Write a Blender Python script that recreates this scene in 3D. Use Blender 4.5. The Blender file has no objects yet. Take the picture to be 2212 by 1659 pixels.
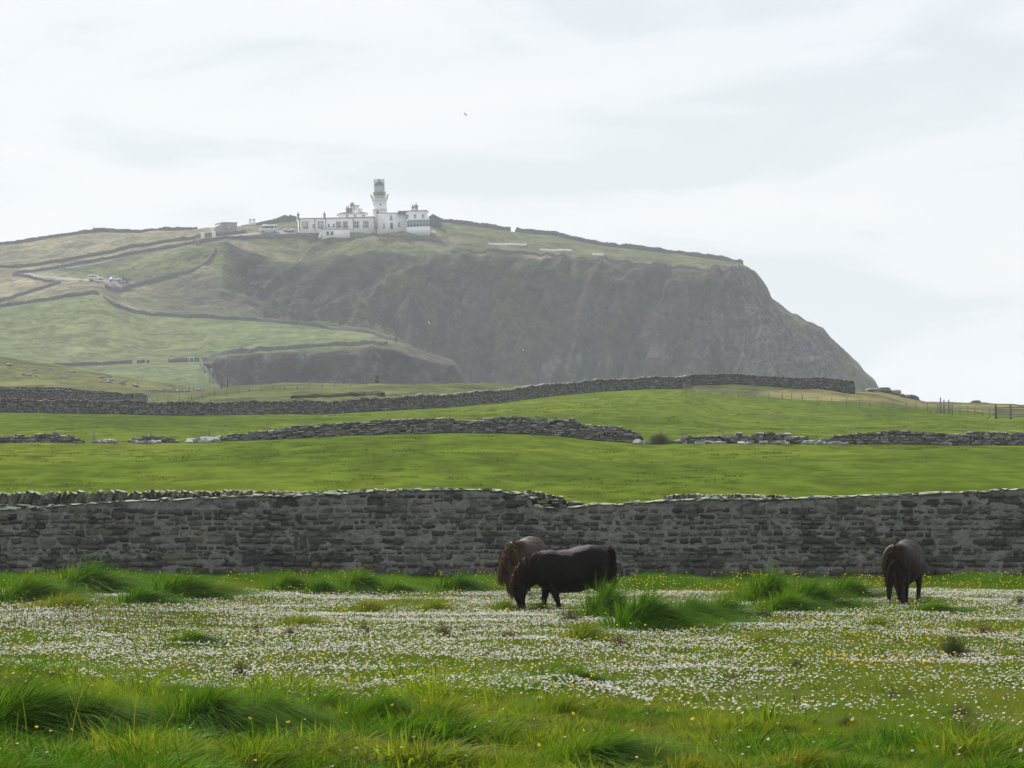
import bpy, bmesh, math, random
import numpy as np
from mathutils import Vector, Matrix

# ------------------------------------------------------------------ camera, sky, sun, exposure
scene = bpy.context.scene
COL = scene.collection
F, CX, YH = 7078.0, 1106.0, 1092.0        # focal length and principal point, in a 2212 x 1659 picture
ROLL = math.radians(-1.6)                 # the photograph is tilted by this much
EYE = 1.6
CR, SR = math.cos(ROLL), math.sin(ROLL)

cam_data = bpy.data.cameras.new('camera')
cam = bpy.data.objects.new('camera', cam_data); COL.objects.link(cam)
cam_data.sensor_width = 36.0
cam_data.lens = 36.0 * F / 2212.0
cam_data.shift_y = (YH - 829.5) / 2212.0
cam_data.clip_start = 0.5; cam_data.clip_end = 20000.0
cam.matrix_world = Matrix.Translation((0, 0, EYE)) @ Matrix.Rotation(math.pi / 2, 4, 'X') @ Matrix.Rotation(ROLL, 4, 'Z')
scene.camera = cam

SUN_AZ, SUN_EL = math.radians(-24), math.radians(42)      # azimuth from +Y towards +X
world = bpy.data.worlds.new('World'); scene.world = world; world.use_nodes = True
wt = world.node_tree; wt.nodes.clear()
def wn(t, **k):
    n = wt.nodes.new(t)
    for a, v in k.items(): setattr(n, a, v)
    return n
w_out = wn('ShaderNodeOutputWorld'); w_bg = wn('ShaderNodeBackground'); w_bg.inputs['Strength'].default_value = 0.1
w_sky = wn('ShaderNodeTexSky', sky_type='NISHITA', sun_disc=False, sun_elevation=SUN_EL, sun_rotation=SUN_AZ,
           altitude=20.0, air_density=1.0, dust_density=2.5, ozone_density=1.0)
w_tc = wn('ShaderNodeTexCoord')
w_map = wn('ShaderNodeMapping'); w_map.inputs['Scale'].default_value = (7.0, 7.0, 30.0); w_map.inputs['Rotation'].default_value = (0, math.radians(-4), 0)
w_n1 = wn('ShaderNodeTexNoise'); w_n1.inputs['Scale'].default_value = 1.15; w_n1.inputs['Detail'].default_value = 5.0; w_n1.inputs['Roughness'].default_value = 0.5; w_n1.inputs['Distortion'].default_value = 0.6
w_r1 = wn('ShaderNodeValToRGB')
for e, (p, c) in zip([w_r1.color_ramp.elements[0], w_r1.color_ramp.elements[1], w_r1.color_ramp.elements.new(0.55)],
                     [(0.39, (0.765, 0.825, 0.865, 1)), (0.61, (1.04, 1.045, 1.04, 1)), (0.49, (0.87, 0.915, 0.955, 1))]):
    e.position = p; e.color = c
w_mul = wn('ShaderNodeMix', data_type='RGBA', blend_type='MULTIPLY'); w_mul.inputs['Factor'].default_value = 1.0
w_mul.inputs['B'].default_value = (5.65, 5.65, 5.65, 1)
w_mix = wn('ShaderNodeMix', data_type='RGBA'); w_mix.inputs['Factor'].default_value = 0.94
L = wt.links.new
L(w_tc.outputs['Generated'], w_map.inputs['Vector']); L(w_map.outputs['Vector'], w_n1.inputs['Vector'])
L(w_n1.outputs['Fac'], w_r1.inputs['Fac']); L(w_r1.outputs['Color'], w_mul.inputs['A'])
L(w_sky.outputs['Color'], w_mix.inputs['A']); L(w_mul.outputs['Result'], w_mix.inputs['B'])
L(w_mix.outputs['Result'], w_bg.inputs['Color']); L(w_bg.outputs['Background'], w_out.inputs['Surface'])

sun_data = bpy.data.lights.new('sun', 'SUN'); sun_data.energy = 3.6; sun_data.angle = math.radians(4); sun_data.color = (1.0, 0.965, 0.90)
sun = bpy.data.objects.new('sun', sun_data); COL.objects.link(sun)
sd = Vector((math.sin(SUN_AZ) * math.cos(SUN_EL), math.cos(SUN_AZ) * math.cos(SUN_EL), math.sin(SUN_EL)))
sun.rotation_euler = sd.to_track_quat('Z', 'Y').to_euler(); sun.location = sd * 60

scene.view_settings.view_transform = 'Standard'; scene.view_settings.look = 'None'
scene.view_settings.exposure = 0.75; scene.view_settings.gamma = 1.0; scene.view_settings.use_curve_mapping = False
scene.render.engine = 'CYCLES'
scene.cycles.use_denoising = True
scene.cycles.max_bounces = 6; scene.cycles.diffuse_bounces = 3; scene.cycles.glossy_bounces = 2
scene.cycles.transmission_bounces = 3; scene.cycles.volume_bounces = 0; scene.cycles.transparent_max_bounces = 8
scene.cycles.use_adaptive_sampling = False

# ------------------------------------------------------------------ helpers
rng = np.random.default_rng(7)
def Wv(a, Y, b):
    """a point of the tilted picture frame (right, away, up from the eye) -> world, arrays or numbers"""
    a, Y, b = np.broadcast_arrays(np.asarray(a, float), np.asarray(Y, float), np.asarray(b, float))
    return np.stack([a * CR - b * SR, Y + 0 * a, EYE + a * SR + b * CR], -1)
def PW(px, py, Y):
    return Wv((np.asarray(px, float) - CX) * Y / F, Y, (YH - np.asarray(py, float)) * Y / F)
FRAME = Matrix.Translation((0, 0, EYE)) @ Matrix.Rotation(-ROLL, 4, 'Y')     # tilted frame -> world

def _hash(ix, iy, iz):
    h = (ix.astype(np.int64) * 374761393 + iy.astype(np.int64) * 668265263 + iz.astype(np.int64) * 1274126177) & 0xffffffff
    h = ((h ^ (h >> 13)) * 1274126177) & 0xffffffff
    return ((h ^ (h >> 16)) & 0xffffff) / float(0xffffff)
def vnoise(x, y, z=0.0):
    x, y, z = np.broadcast_arrays(np.asarray(x, float), np.asarray(y, float), np.asarray(z, float))
    ix, iy, iz = np.floor(x), np.floor(y), np.floor(z)
    fx, fy, fz = x - ix, y - iy, z - iz
    fx, fy, fz = [t * t * t * (t * (t * 6 - 15) + 10) for t in (fx, fy, fz)]
    r = 0
    for dx in (0, 1):
        for dy in (0, 1):
            for dz in (0, 1):
                r = r + _hash(ix + dx, iy + dy, iz + dz) * (fx if dx else 1 - fx) * (fy if dy else 1 - fy) * (fz if dz else 1 - fz)
    return r * 2 - 1
def fbm(x, y, z=0.0, octv=4, gain=0.5, lac=2.03):
    r, a = 0, 1.0
    for o in range(octv):
        r = r + a * vnoise(np.asarray(x) * lac ** o + 17.3 * o, np.asarray(y) * lac ** o + 5.1 * o, np.asarray(z) * lac ** o); a *= gain
    return r
def sstep(e0, e1, x):
    t = np.clip((np.asarray(x, float) - e0) / (e1 - e0), 0, 1); return t * t * (3 - 2 * t)

def mesh_np(name, verts, quads=None, tris=None, smooth=True):
    verts = np.asarray(verts, np.float32).reshape(-1, 3)
    q = np.asarray(quads, np.int32).reshape(-1, 4) if quads is not None and len(quads) else np.zeros((0, 4), np.int32)
    t = np.asarray(tris, np.int32).reshape(-1, 3) if tris is not None and len(tris) else np.zeros((0, 3), np.int32)
    me = bpy.data.meshes.new(name)
    me.vertices.add(len(verts)); me.vertices.foreach_set('co', verts.ravel())
    nl = q.size + t.size; me.loops.add(nl)
    me.loops.foreach_set('vertex_index', np.concatenate([q.ravel(), t.ravel()]).astype(np.int32))
    me.polygons.add(len(q) + len(t))
    starts = np.concatenate([np.arange(len(q)) * 4, q.size + np.arange(len(t)) * 3]).astype(np.int32)
    me.polygons.foreach_set('loop_start', starts)
    if smooth: me.polygons.foreach_set('use_smooth', np.ones(len(q) + len(t), bool))
    me.update(calc_edges=True); me.validate()
    return me
def color_attr(me, name, rgb):
    at = me.color_attributes.new(name, 'FLOAT_COLOR', 'POINT')
    c = np.ones((len(me.vertices), 4), np.float32); c[:, :3] = rgb
    at.data.foreach_set('color', c.ravel())
def link(name, data, mat=None, parent=None, matrix=None):
    o = bpy.data.objects.new(name, data); COL.objects.link(o)
    if mat is not None and data is not None and not data.materials: data.materials.append(mat)
    if parent is not None: o.parent = parent
    if matrix is not None: o.matrix_local = matrix
    return o
def tag(o, label=None, cat=None, group=None, kind=None):
    if label: o['label'] = label
    if cat: o['category'] = cat
    if group: o['group'] = group
    if kind: o['kind'] = kind
    return o
def empty(name, loc=(0, 0, 0), rz=0.0, matrix=None):
    o = bpy.data.objects.new(name, None); COL.objects.link(o); o.empty_display_size = 0.2
    if matrix is not None: o.matrix_world = matrix
    else: o.location = loc; o.rotation_euler = (0, 0, rz)
    return o

class MB:
    """collects simple solids into one mesh"""
    def __init__(s): s.v, s.q, s.t, s.n = [], [], [], 0
    def add(s, v, q=(), t=()):
        v = np.asarray(v, float).reshape(-1, 3)
        if len(q): s.q.append(np.asarray(q, int).reshape(-1, 4) + s.n)
        if len(t): s.t.append(np.asarray(t, int).reshape(-1, 3) + s.n)
        s.v.append(v); s.n += len(v); return s
    def box(s, x0, x1, y0, y1, z0, z1):
        v = [(x, y, z) for z in (z0, z1) for y in (y0, y1) for x in (x0, x1)]
        return s.add(v, [(0, 2, 3, 1), (4, 5, 7, 6), (0, 1, 5, 4), (2, 6, 7, 3), (0, 4, 6, 2), (1, 3, 7, 5)])
    def lathe(s, prof, n=24, cx=0, cy=0, a0=0, a1=2 * math.pi):
        full = abs(a1 - a0 - 2 * math.pi) < 1e-6; m = n if full else n + 1
        an = a0 + (a1 - a0) * np.arange(m) / n
        v = [(cx + r * math.cos(a), cy + r * math.sin(a), z) for r, z in prof for a in an]
        q = []
        for i in range(len(prof) - 1):
            for j in range(n):
                k = (j + 1) % m
                q.append((i * m + j, i * m + k, (i + 1) * m + k, (i + 1) * m + j))
        return s.add(v, q)
    def tube(s, p0, p1, r0, r1=None, n=8):
        r1 = r0 if r1 is None else r1
        p0, p1 = Vector(p0), Vector(p1); d = (p1 - p0).normalized()
        u = d.orthogonal().normalized(); w = d.cross(u)
        v = [tuple(p + (u * math.cos(2 * math.pi * j / n) + w * math.sin(2 * math.pi * j / n)) * r) for p, r in ((p0, r0), (p1, r1)) for j in range(n)]
        v += [tuple(p0), tuple(p1)]
        q = [(j, (j + 1) % n, n + (j + 1) % n, n + j) for j in range(n)]
        t = [(2 * n, (j + 1) % n, j) for j in range(n)] + [(2 * n + 1, n + j, n + (j + 1) % n) for j in range(n)]
        return s.add(v, q, t)
    def prism(s, poly, y0, y1):
        """polygon in x,z extruded along y"""
        n = len(poly)
        v = [(x, y0, z) for x, z in poly] + [(x, y1, z) for x, z in poly]
        cx, cz = np.mean([p[0] for p in poly]), np.mean([p[1] for p in poly])
        v += [(cx, y0, cz), (cx, y1, cz)]
        q = [(j, (j + 1) % n, n + (j + 1) % n, n + j) for j in range(n)]
        t = [(2 * n, (j + 1) % n, j) for j in range(n)] + [(2 * n + 1, n + j, n + (j + 1) % n) for j in range(n)]
        return s.add(v, q, t)
    def mesh(s, name, smooth=False):
        me = mesh_np(name, np.concatenate(s.v), np.concatenate(s.q) if s.q else None, np.concatenate(s.t) if s.t else None, smooth)
        bm = bmesh.new(); bm.from_mesh(me); bmesh.ops.recalc_face_normals(bm, faces=bm.faces); bm.to_mesh(me); bm.free()
        return me
    def build(s, name, mat, parent=None, smooth=False, matrix=None):
        return link(name, s.mesh(name, smooth), mat, parent, matrix)

# ------------------------------------------------------------------ materials
class NT:
    def __init__(s, name):
        s.m = bpy.data.materials.new(name); s.m.use_nodes = True; s.t = s.m.node_tree; s.t.nodes.clear()
        s.out = s.n('ShaderNodeOutputMaterial')
    def n(s, typ, **k):
        nd = s.t.nodes.new(typ)
        for a, v in k.items(): setattr(nd, a, v)
        return nd
    def l(s, a, b): s.t.links.new(a, b)
    def noise(s, scale, detail=4, rough=0.5, vec=None, dist=0.0, sock='Fac'):
        nd = s.n('ShaderNodeTexNoise'); nd.inputs['Scale'].default_value = scale; nd.inputs['Detail'].default_value = detail
        nd.inputs['Roughness'].default_value = rough; nd.inputs['Distortion'].default_value = dist
        if vec is not None: s.l(vec, nd.inputs['Vector'])
        return nd.outputs[sock]
    def pos(s, scale=None):
        g = s.n('ShaderNodeNewGeometry')
        if scale is None: return g.outputs['Position']
        mp = s.n('ShaderNodeMapping'); mp.inputs['Scale'].default_value = scale; s.l(g.outputs['Position'], mp.inputs['Vector']); return mp.outputs['Vector']
    def objco(s, scale=(1, 1, 1)):
        g = s.n('ShaderNodeTexCoord'); mp = s.n('ShaderNodeMapping'); mp.inputs['Scale'].default_value = scale
        s.l(g.outputs['Object'], mp.inputs['Vector']); return mp.outputs['Vector']
    def ramp(s, fac, stops):
        r = s.n('ShaderNodeValToRGB'); els = r.color_ramp.elements
        while len(els) < len(stops): els.new(0.5)
        for e, (p, c) in zip(els, stops): e.position = p; e.color = (*c, 1) if len(c) == 3 else c
        s.l(fac, r.inputs['Fac']); return r.outputs['Color']
    def mixc(s, fac, a, b, mode='MIX'):
        m = s.n('ShaderNodeMix', data_type='RGBA', blend_type=mode)
        for v, k in ((fac, 'Factor'), (a, 'A'), (b, 'B')):
            if isinstance(v, (int, float)): m.inputs[k].default_value = v
            elif isinstance(v, tuple): m.inputs[k].default_value = (*v, 1)
            else: s.l(v, m.inputs[k])
        return m.outputs['Result']
    def math(s, op, a, b=0.0, clamp=False):
        m = s.n('ShaderNodeMath', operation=op, use_clamp=clamp)
        for i, v in enumerate((a, b)):
            if isinstance(v, (int, float)): m.inputs[i].default_value = v
            else: s.l(v, m.inputs[i])
        return m.outputs[0]
    def smooth(s, v, a, b):
        m = s.n('ShaderNodeMapRange', interpolation_type='SMOOTHSTEP'); m.inputs['From Min'].default_value = a; m.inputs['From Max'].default_value = b
        s.l(v, m.inputs['Value']); return m.outputs['Result']
    def attr(s, name, sock='Color'):
        a = s.n('ShaderNodeAttribute', attribute_name=name); return a.outputs[sock]
    def rand(s):
        """a random number for each piece, joined or separate"""
        g = s.n('ShaderNodeNewGeometry'); o = s.n('ShaderNodeObjectInfo')
        return s.math('FRACT', s.math('ADD', g.outputs['Random Per Island'], o.outputs['Random']))
    def hsv(s, col, h=0.5, sat=1.0, val=1.0):
        n = s.n('ShaderNodeHueSaturation')
        for k, v in (('Hue', h), ('Saturation', sat), ('Value', val)):
            if isinstance(v, (int, float)): n.inputs[k].default_value = v
            else: s.l(v, n.inputs[k])
        s.l(col, n.inputs['Color']); return n.outputs['Color']
    def bump(s, h, strength=0.5, dist=0.02):
        b = s.n('ShaderNodeBump'); b.inputs['Strength'].default_value = strength; b.inputs['Distance'].default_value = dist
        s.l(h, b.inputs['Height']); return b.outputs['Normal']
    def princ(s, col, rough=0.8, spec=0.2, normal=None, metal=0.0, sheen=0.0):
        p = s.n('ShaderNodeBsdfPrincipled')
        if isinstance(col, tuple): p.inputs['Base Color'].default_value = (*col, 1)
        else: s.l(col, p.inputs['Base Color'])
        if isinstance(rough, (int, float)): p.inputs['Roughness'].default_value = rough
        else: s.l(rough, p.inputs['Roughness'])
        p.inputs['Specular IOR Level'].default_value = spec; p.inputs['Metallic'].default_value = metal
        p.inputs['Sheen Weight'].default_value = sheen
        if normal is not None: s.l(normal, p.inputs['Normal'])
        s.l(p.outputs['BSDF'], s.out.inputs['Surface']); s.p = p
        return s.m
    def leaf(s, col, trans=0.45, rough=0.7, spec=0.03, tint=(1.15, 1.1, 0.55)):
        """diffuse blade that lets light through"""
        p = s.n('ShaderNodeBsdfPrincipled'); t = s.n('ShaderNodeBsdfTranslucent'); m = s.n('ShaderNodeMixShader')
        s.l(col, p.inputs['Base Color']); p.inputs['Roughness'].default_value = rough; p.inputs['Specular IOR Level'].default_value = spec
        tc = s.mixc(1.0, col, tint, 'MULTIPLY'); s.l(tc, t.inputs['Color'])
        m.inputs['Fac'].default_value = trans; s.l(p.outputs['BSDF'], m.inputs[1]); s.l(t.outputs['BSDF'], m.inputs[2])
        s.l(m.outputs['Shader'], s.out.inputs['Surface']); return s.m

def plain(name, col, rough=0.7, spec=0.2, metal=0.0, var=0.12, scale=3.0):
    k = NT(name); c = k.mixc(k.noise(scale, 4, 0.6, k.objco()), tuple(x * (1 - var) for x in col), tuple(min(1, x * (1 + var)) for x in col))
    return k.princ(c, rough, spec, metal=metal)
# ------------------------------------------------------------------ the lie of the land
# Feature lines from near to far. Each: distance(px), picture height(px), roughness in metres(px). The land is lofted through them.
def I(*p): return p
RIGHT = [(1600, 588), (1625, 610), (1645, 650), (1690, 698), (1750, 738), (1790, 775), (1835, 812), (1858, 850), (1880, 905), (1915, 1160), (2900, 1172)]
SIL = [(1603, 574), (1636, 593), (1650, 610), (1659, 625), (1667, 646), (1674, 650), (1704, 670), (1707, 675), (1722, 680), (1735, 693), (1740, 700), (1761, 707), (1764, 713), (1779, 716), (1803, 746), (1825, 764), (1852, 779), (1866, 796), (1872, 802), (1889, 816), (1898, 834), (1903, 849), (1915, 900), (1955, 1160), (2900, 1172)]
MIDR = [(1600, 581), (1630, 597), (1648, 625), (1660, 655), (1695, 680), (1730, 703), (1772, 724), (1798, 756), (1845, 790), (1868, 816), (1886, 845), (1898, 890), (1935, 1160), (2900, 1172)]
LINES = [
 ('A0', [(0, 71)], [(0, 1251.5)], [(0, 0.02)]),
 ('A1', [(0, 100)], [(0, 1106)], [(0, 0.05)]),
 ('B', [(0, 190)], [(-900, 955), (0, 958), (180, 960), (300, 960), (450, 955), (560, 950), (700, 945), (850, 942), (1000, 940), (1110, 940), (1200, 945), (1290, 955), (1390, 960), (1530, 961), (1800, 963), (2212, 962), (2900, 960)], [(0, 0.05)]),
 ('C', [(-900, 330), (880, 335), (1200, 370), (1460, 385), (2212, 370), (2900, 370)],
  [(-900, 884), (0, 890), (300, 895), (420, 897), (700, 896), (880, 886), (1000, 878), (1100, 868), (1200, 855), (1300, 847), (1400, 842), (1470, 841), (1550, 852), (1700, 862), (1850, 870), (2000, 881), (2130, 892), (2212, 894), (2900, 904)], [(0, 0.03)]),
 ('C2', [(-900, 350), (880, 355), (1200, 390), (1460, 402), (2212, 392), (2900, 392)],
  [(-900, 873), (0, 880), (420, 888), (700, 889), (880, 880), (1000, 872), (1100, 862), (1200, 850), (1300, 843), (1400, 839), (1480, 837), (1560, 832), (1640, 832), (1700, 835), (1770, 841), (1840, 850), (1900, 854), (2000, 876), (2212, 885), (2900, 896)], [(0, 0.10)]),
 ('E', [(0, 450)], [(-900, 838), (0, 846), (300, 852), (430, 842), (520, 833), (620, 826), (800, 828), (1000, 835), (1100, 837), (1400, 835), (1500, 835), (1640, 833), (1840, 848), (1900, 847), (1960, 862), (2000, 868), (2130, 870), (2212, 874), (2900, 892)], [(0, 0.14)]),
 ('F', [(0, 560)], [(-900, 735), (0, 780), (90, 787), (180, 800), (260, 815), (330, 835), (400, 850), (440, 872), (520, 980), (2900, 1110)], [(-900, 0.3), (440, 0.25), (2900, 0.3)]),
 ('F2', [(0, 640)], [(-900, 800), (0, 830), (200, 850), (440, 880), (520, 1000), (2900, 1150)], [(0, 0.4)]),
 ('G', [(0, 760)], [(-900, 790), (0, 815), (180, 835), (430, 842), (480, 862), (530, 905), (620, 1000), (1000, 1050), (2900, 1180)], [(0, 0.3)]),
 ('J0', [(0, 848)], [(-900, 745), (0, 774), (130, 791), (430, 788), (448, 797), (470, 813), (500, 832), (545, 872), (980, 905), (1100, 1000), (2900, 1180)], [(-900, 0.1), (430, 0.15), (460, 1.2), (1000, 1.2), (2900, 0.3)]),
 ('J', [(0, 862)], [(-900, 742), (0, 771), (130, 787), (430, 784), (452, 792), (466, 776), (500, 771), (560, 767), (640, 763), (720, 758), (800, 751), (860, 753), (900, 766), (950, 780), (980, 792), (1010, 838), (1060, 905), (1100, 1000), (2900, 1180)], [(-900, 0.1), (430, 0.1), (460, 0.22), (1000, 0.25), (2900, 0.3)]),
 ('J2', [(0, 890)], [(-900, 738), (0, 767), (130, 783), (430, 779), (450, 770), (560, 756), (700, 746), (850, 740), (900, 761), (980, 789), (1010, 834), (1060, 895), (1100, 990), (2900, 1180)], [(0, 0.08)]),
 ('K', [(-900, 1000), (300, 998), (600, 985), (850, 918), (1000, 960), (1100, 1010), (2900, 1010)],
  [(-900, 672), (0, 664), (100, 652), (150, 645), (200, 641), (222, 646), (250, 659), (290, 672), (330, 681), (450, 687), (560, 693), (640, 701), (720, 711), (800, 719), (850, 736), (900, 758), (980, 787), (1010, 828), (1060, 885), (1950, 980), (2000, 1160), (2900, 1175)], [(-900, 0.08), (850, 0.12), (1000, 0.5), (2900, 1.0)]),
 ('K2', [(0, 1045)],
  [(-900, 645), (0, 634), (100, 622), (200, 612), (222, 613), (260, 640), (330, 652), (450, 655), (540, 674), (560, 690), (640, 698), (720, 708), (800, 717), (850, 742), (900, 800), (980, 860), (1060, 900), (1880, 940), (1930, 1160), (2900, 1172)], [(-900, 0.12), (220, 0.15), (480, 0.35), (560, 1.8), (1000, 2.6), (1900, 3.0), (2900, 0.5)]),
 ('M', [(0, 1080)],
  [(-900, 622), (0, 606), (100, 598), (200, 588), (300, 590), (380, 588), (440, 578), (480, 585), (540, 650), (600, 640), (700, 645), (850, 650), (1000, 720), (1100, 735), (1300, 745), (1500, 750), (1600, 752), (1700, 765), (1780, 800), (1840, 850), (1870, 900), (1900, 1160), (2900, 1172)], [(-900, 0.12), (220, 0.2), (480, 0.4), (560, 1.4), (1000, 2.2), (1500, 2.8), (1850, 3.0), (2900, 0.5)]),
 ('N', [(0, 1110)],
  [(-900, 605), (0, 582), (100, 575), (200, 562), (300, 546), (400, 530), (465, 524), (487, 520), (591, 561), (648, 572), (737, 549), (810, 534), (841, 538), (900, 546), (960, 549), (1100, 553), (1200, 561), (1300, 569), (1400, 578), (1500, 585)] + RIGHT, [(-900, 0.1), (470, 0.15), (900, 0.5), (1500, 0.9), (1850, 1.6), (2900, 0.5)]),
 ('P', [(0, 1140)],
  [(-900, 588), (0, 560), (100, 553), (200, 540), (300, 528), (400, 513), (440, 508), (520, 505), (600, 504), (640, 502), (700, 506), (760, 503), (850, 501), (930, 501), (960, 512), (1000, 520), (1100, 532), (1200, 545), (1300, 556), (1400, 568), (1500, 577)] + MIDR, [(-900, 0.1), (1500, 0.2), (1620, 0.6), (1850, 0.9), (2900, 0.5)]),
 ('S', [(0, 1190)],
  [(-900, 620), (-300, 568), (0, 533), (110, 516), (200, 505), (300, 503), (430, 497), (520, 490), (640, 482), (800, 478), (920, 479), (945, 482), (1000, 488), (1100, 501), (1200, 511), (1300, 534), (1400, 544), (1500, 557), (1560, 564)] + SIL, [(-900, 0.1), (1560, 0.1), (1650, 0.35), (1850, 0.35), (2900, 0.5)]),
 ('S2', [(0, 1260)], [(-900, 680), (0, 590), (430, 550), (900, 545), (1300, 600), (1560, 640), (1640, 690), (1700, 760), (1800, 850), (1880, 1000), (1930, 1165), (2900, 1175)], [(0, 1.0)]),
 ('T', [(0, 1500)], [(0, 1170)], [(0, 0.5)]),
]
LN = [l[0] for l in LINES]
def ip(px, pts):
    p = np.array(pts, float); return np.interp(px, p[:, 0], p[:, 1])
def columns(px):
    px = np.asarray(px, float)
    Ys = np.stack([ip(px, l[1]) for l in LINES]); ps = np.stack([ip(px, l[2]) for l in LINES]); am = np.stack([ip(px, l[3]) for l in LINES])
    bs = (YH - ps) * Ys / F
    h = np.diff(Ys, axis=0); d = np.diff(bs, axis=0) / h
    m = np.zeros_like(bs); m[0], m[-1] = d[0], d[-1]
    dp = d[:-1] * d[1:]
    w1, w2 = 2 * h[1:] + h[:-1], h[1:] + 2 * h[:-1]
    with np.errstate(divide='ignore', invalid='ignore'):
        hm = (w1 + w2) / (w1 / d[:-1] + w2 / d[1:])
    m[1:-1] = np.where(dp > 0, hm, 0.0)
    return Ys, bs, m, am
def ribs(a, Y):
    """spurs and gullies running down the faces, -1 gully to 1 crest"""
    s = a + 0.45 * (1110 - Y) + 6 * fbm(a / 30.0, Y / 30.0, 6.1, 2)
    return np.clip(1.0 - 2.6 * np.abs(fbm(s / 21.0, Y / 85.0, 3.1, 4)), -1, 1)
def rough(a, Y):
    """unit rough ground: broad ribs running up and down the faces, and broken rock"""
    ledge = np.abs(fbm(a / 7.0, Y / 7.0, 9.7, 4))
    fine = fbm(a / 2.3, Y / 2.0, 1.7, 3)
    return 2.2 * ribs(a, Y) + 0.7 * (0.45 - ledge) * 2 + 0.35 * fine
def bumps(a, Y):
    return 0.035 * fbm(a / 1.3, Y / 1.6, 2.2, 3) + 0.05 * fbm(a / 6.0, Y / 6.0, 4.2, 2)
def seg_eval(cols, k, t):
    Ys, bs, m, am = cols
    h = Ys[k + 1] - Ys[k]; t2, t3 = t * t, t * t * t
    b = (2 * t3 - 3 * t2 + 1) * bs[k] + (t3 - 2 * t2 + t) * h * m[k] + (-2 * t3 + 3 * t2) * bs[k + 1] + (t3 - t2) * h * m[k + 1]
    return Ys[k] + t * h, b, am[k] * (1 - t) + am[k + 1] * t
def finish(px, Y, b, amp):
    a = (px - CX) * Y / F
    return a, Y, b + amp * rough(a, Y) * sstep(72, 110, Y)
def land(px, Y):
    """height above the eye at column px, distance Y (1-d arrays)"""
    px, Y = np.broadcast_arrays(np.atleast_1d(np.asarray(px, float)), np.atleast_1d(np.asarray(Y, float)))
    cols = columns(px); Ys = cols[0]
    k = np.clip((Y[None, :] >= Ys).sum(0) - 1, 0, len(LINES) - 2); j = np.arange(len(px))
    sub = tuple(np.stack([c[k, j], c[k + 1, j]]) for c in cols)
    t = np.clip((Y - sub[0][0]) / (sub[0][1] - sub[0][0]), 0, 1)
    _, b, amp = seg_eval(sub, 0, t)
    a, _, b2 = finish(px, Y, b, amp)
    near = -EYE + bumps(a, Y)
    return np.where(Y < 71, near, b2)
def LP(px, Y, up=0.0):
    """world point on the land"""
    b = land(px, Y) + up
    return Wv((np.asarray(px, float) - CX) * np.asarray(Y, float) / F, Y, b).reshape(-1, 3)
def hitY(px, py, y0=73.0, y1=1195.0):
    """distance at which the land is first seen at this place of the photograph"""
    Y = np.concatenate([np.arange(y0, 460, 1.0), np.arange(460, y1, 2.5)]) if y0 < 460 else np.arange(y0, y1, 2.5)
    px, py = np.atleast_1d(np.asarray(px, float)), np.atleast_1d(np.asarray(py, float))
    pp = (YH - land(np.repeat(px, len(Y)), np.tile(Y, len(px))) * F / np.tile(Y, len(px))).reshape(len(px), len(Y))
    out = []
    for r, y in zip(pp, py):
        if not (r <= y).any(): out.append(Y[int(np.argmin(r))]); continue
        i = int(np.argmax(r <= y))
        out.append(Y[i] if i == 0 else Y[i - 1] + (Y[i] - Y[i - 1]) * (r[i - 1] - y) / max(1e-9, r[i - 1] - r[i]))
    return np.array(out)
def meadowY(py):
    return EYE * F / (np.asarray(py, float) - YH)

# ------------------------------------------------------------------ ground materials
def mat_turf():
    k = NT('meadow turf'); p = k.pos()
    c = k.ramp(k.noise(0.9, 5, 0.6, p), [(0.3, (0.036, 0.060, 0.008)), (0.5, (0.068, 0.105, 0.012)), (0.7, (0.095, 0.125, 0.020))])
    c = k.mixc(k.smooth(k.noise(14, 4, 0.7, p), 0.45, 0.75), c, (0.055, 0.052, 0.022))
    return k.princ(c, 0.95, 0.05, k.bump(k.noise(40, 4, 0.7, p), 0.8, 0.02))
def mat_pasture():
    k = NT('grazed pasture'); p = k.pos()
    big = k.noise(0.035, 4, 0.55, k.pos((1, 0.45, 1)), 0.4)
    c = k.ramp(big, [(0.30, (0.064, 0.096, 0.011)), (0.45, (0.088, 0.128, 0.014)), (0.58, (0.118, 0.162, 0.017)), (0.74, (0.112, 0.134, 0.024))])
    mid = k.noise(0.6, 5, 0.65, k.pos((1, 0.35, 1)))
    c = k.mixc(k.smooth(mid, 0.35, 0.7), k.hsv(c, 0.497, 1.0, 0.68), k.hsv(c, 0.5, 1.0, 1.2))
    tuft = k.smooth(k.noise(2.2, 4, 0.7, k.pos((1, 0.3, 1))), 0.60, 0.72)
    c = k.mixc(k.math('MULTIPLY', tuft, 0.55), c, (0.030, 0.056, 0.007))
    pale = k.smooth(k.noise(0.22, 4, 0.7, k.pos((1, 0.4, 1))), 0.60, 0.78)
    c = k.mixc(k.math('MULTIPLY', pale, 0.3), c, (0.155, 0.165, 0.035))
    return k.princ(c, 1.0, 0.0, k.bump(k.noise(5.0, 4, 0.7, p), 0.9, 0.15))
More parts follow.
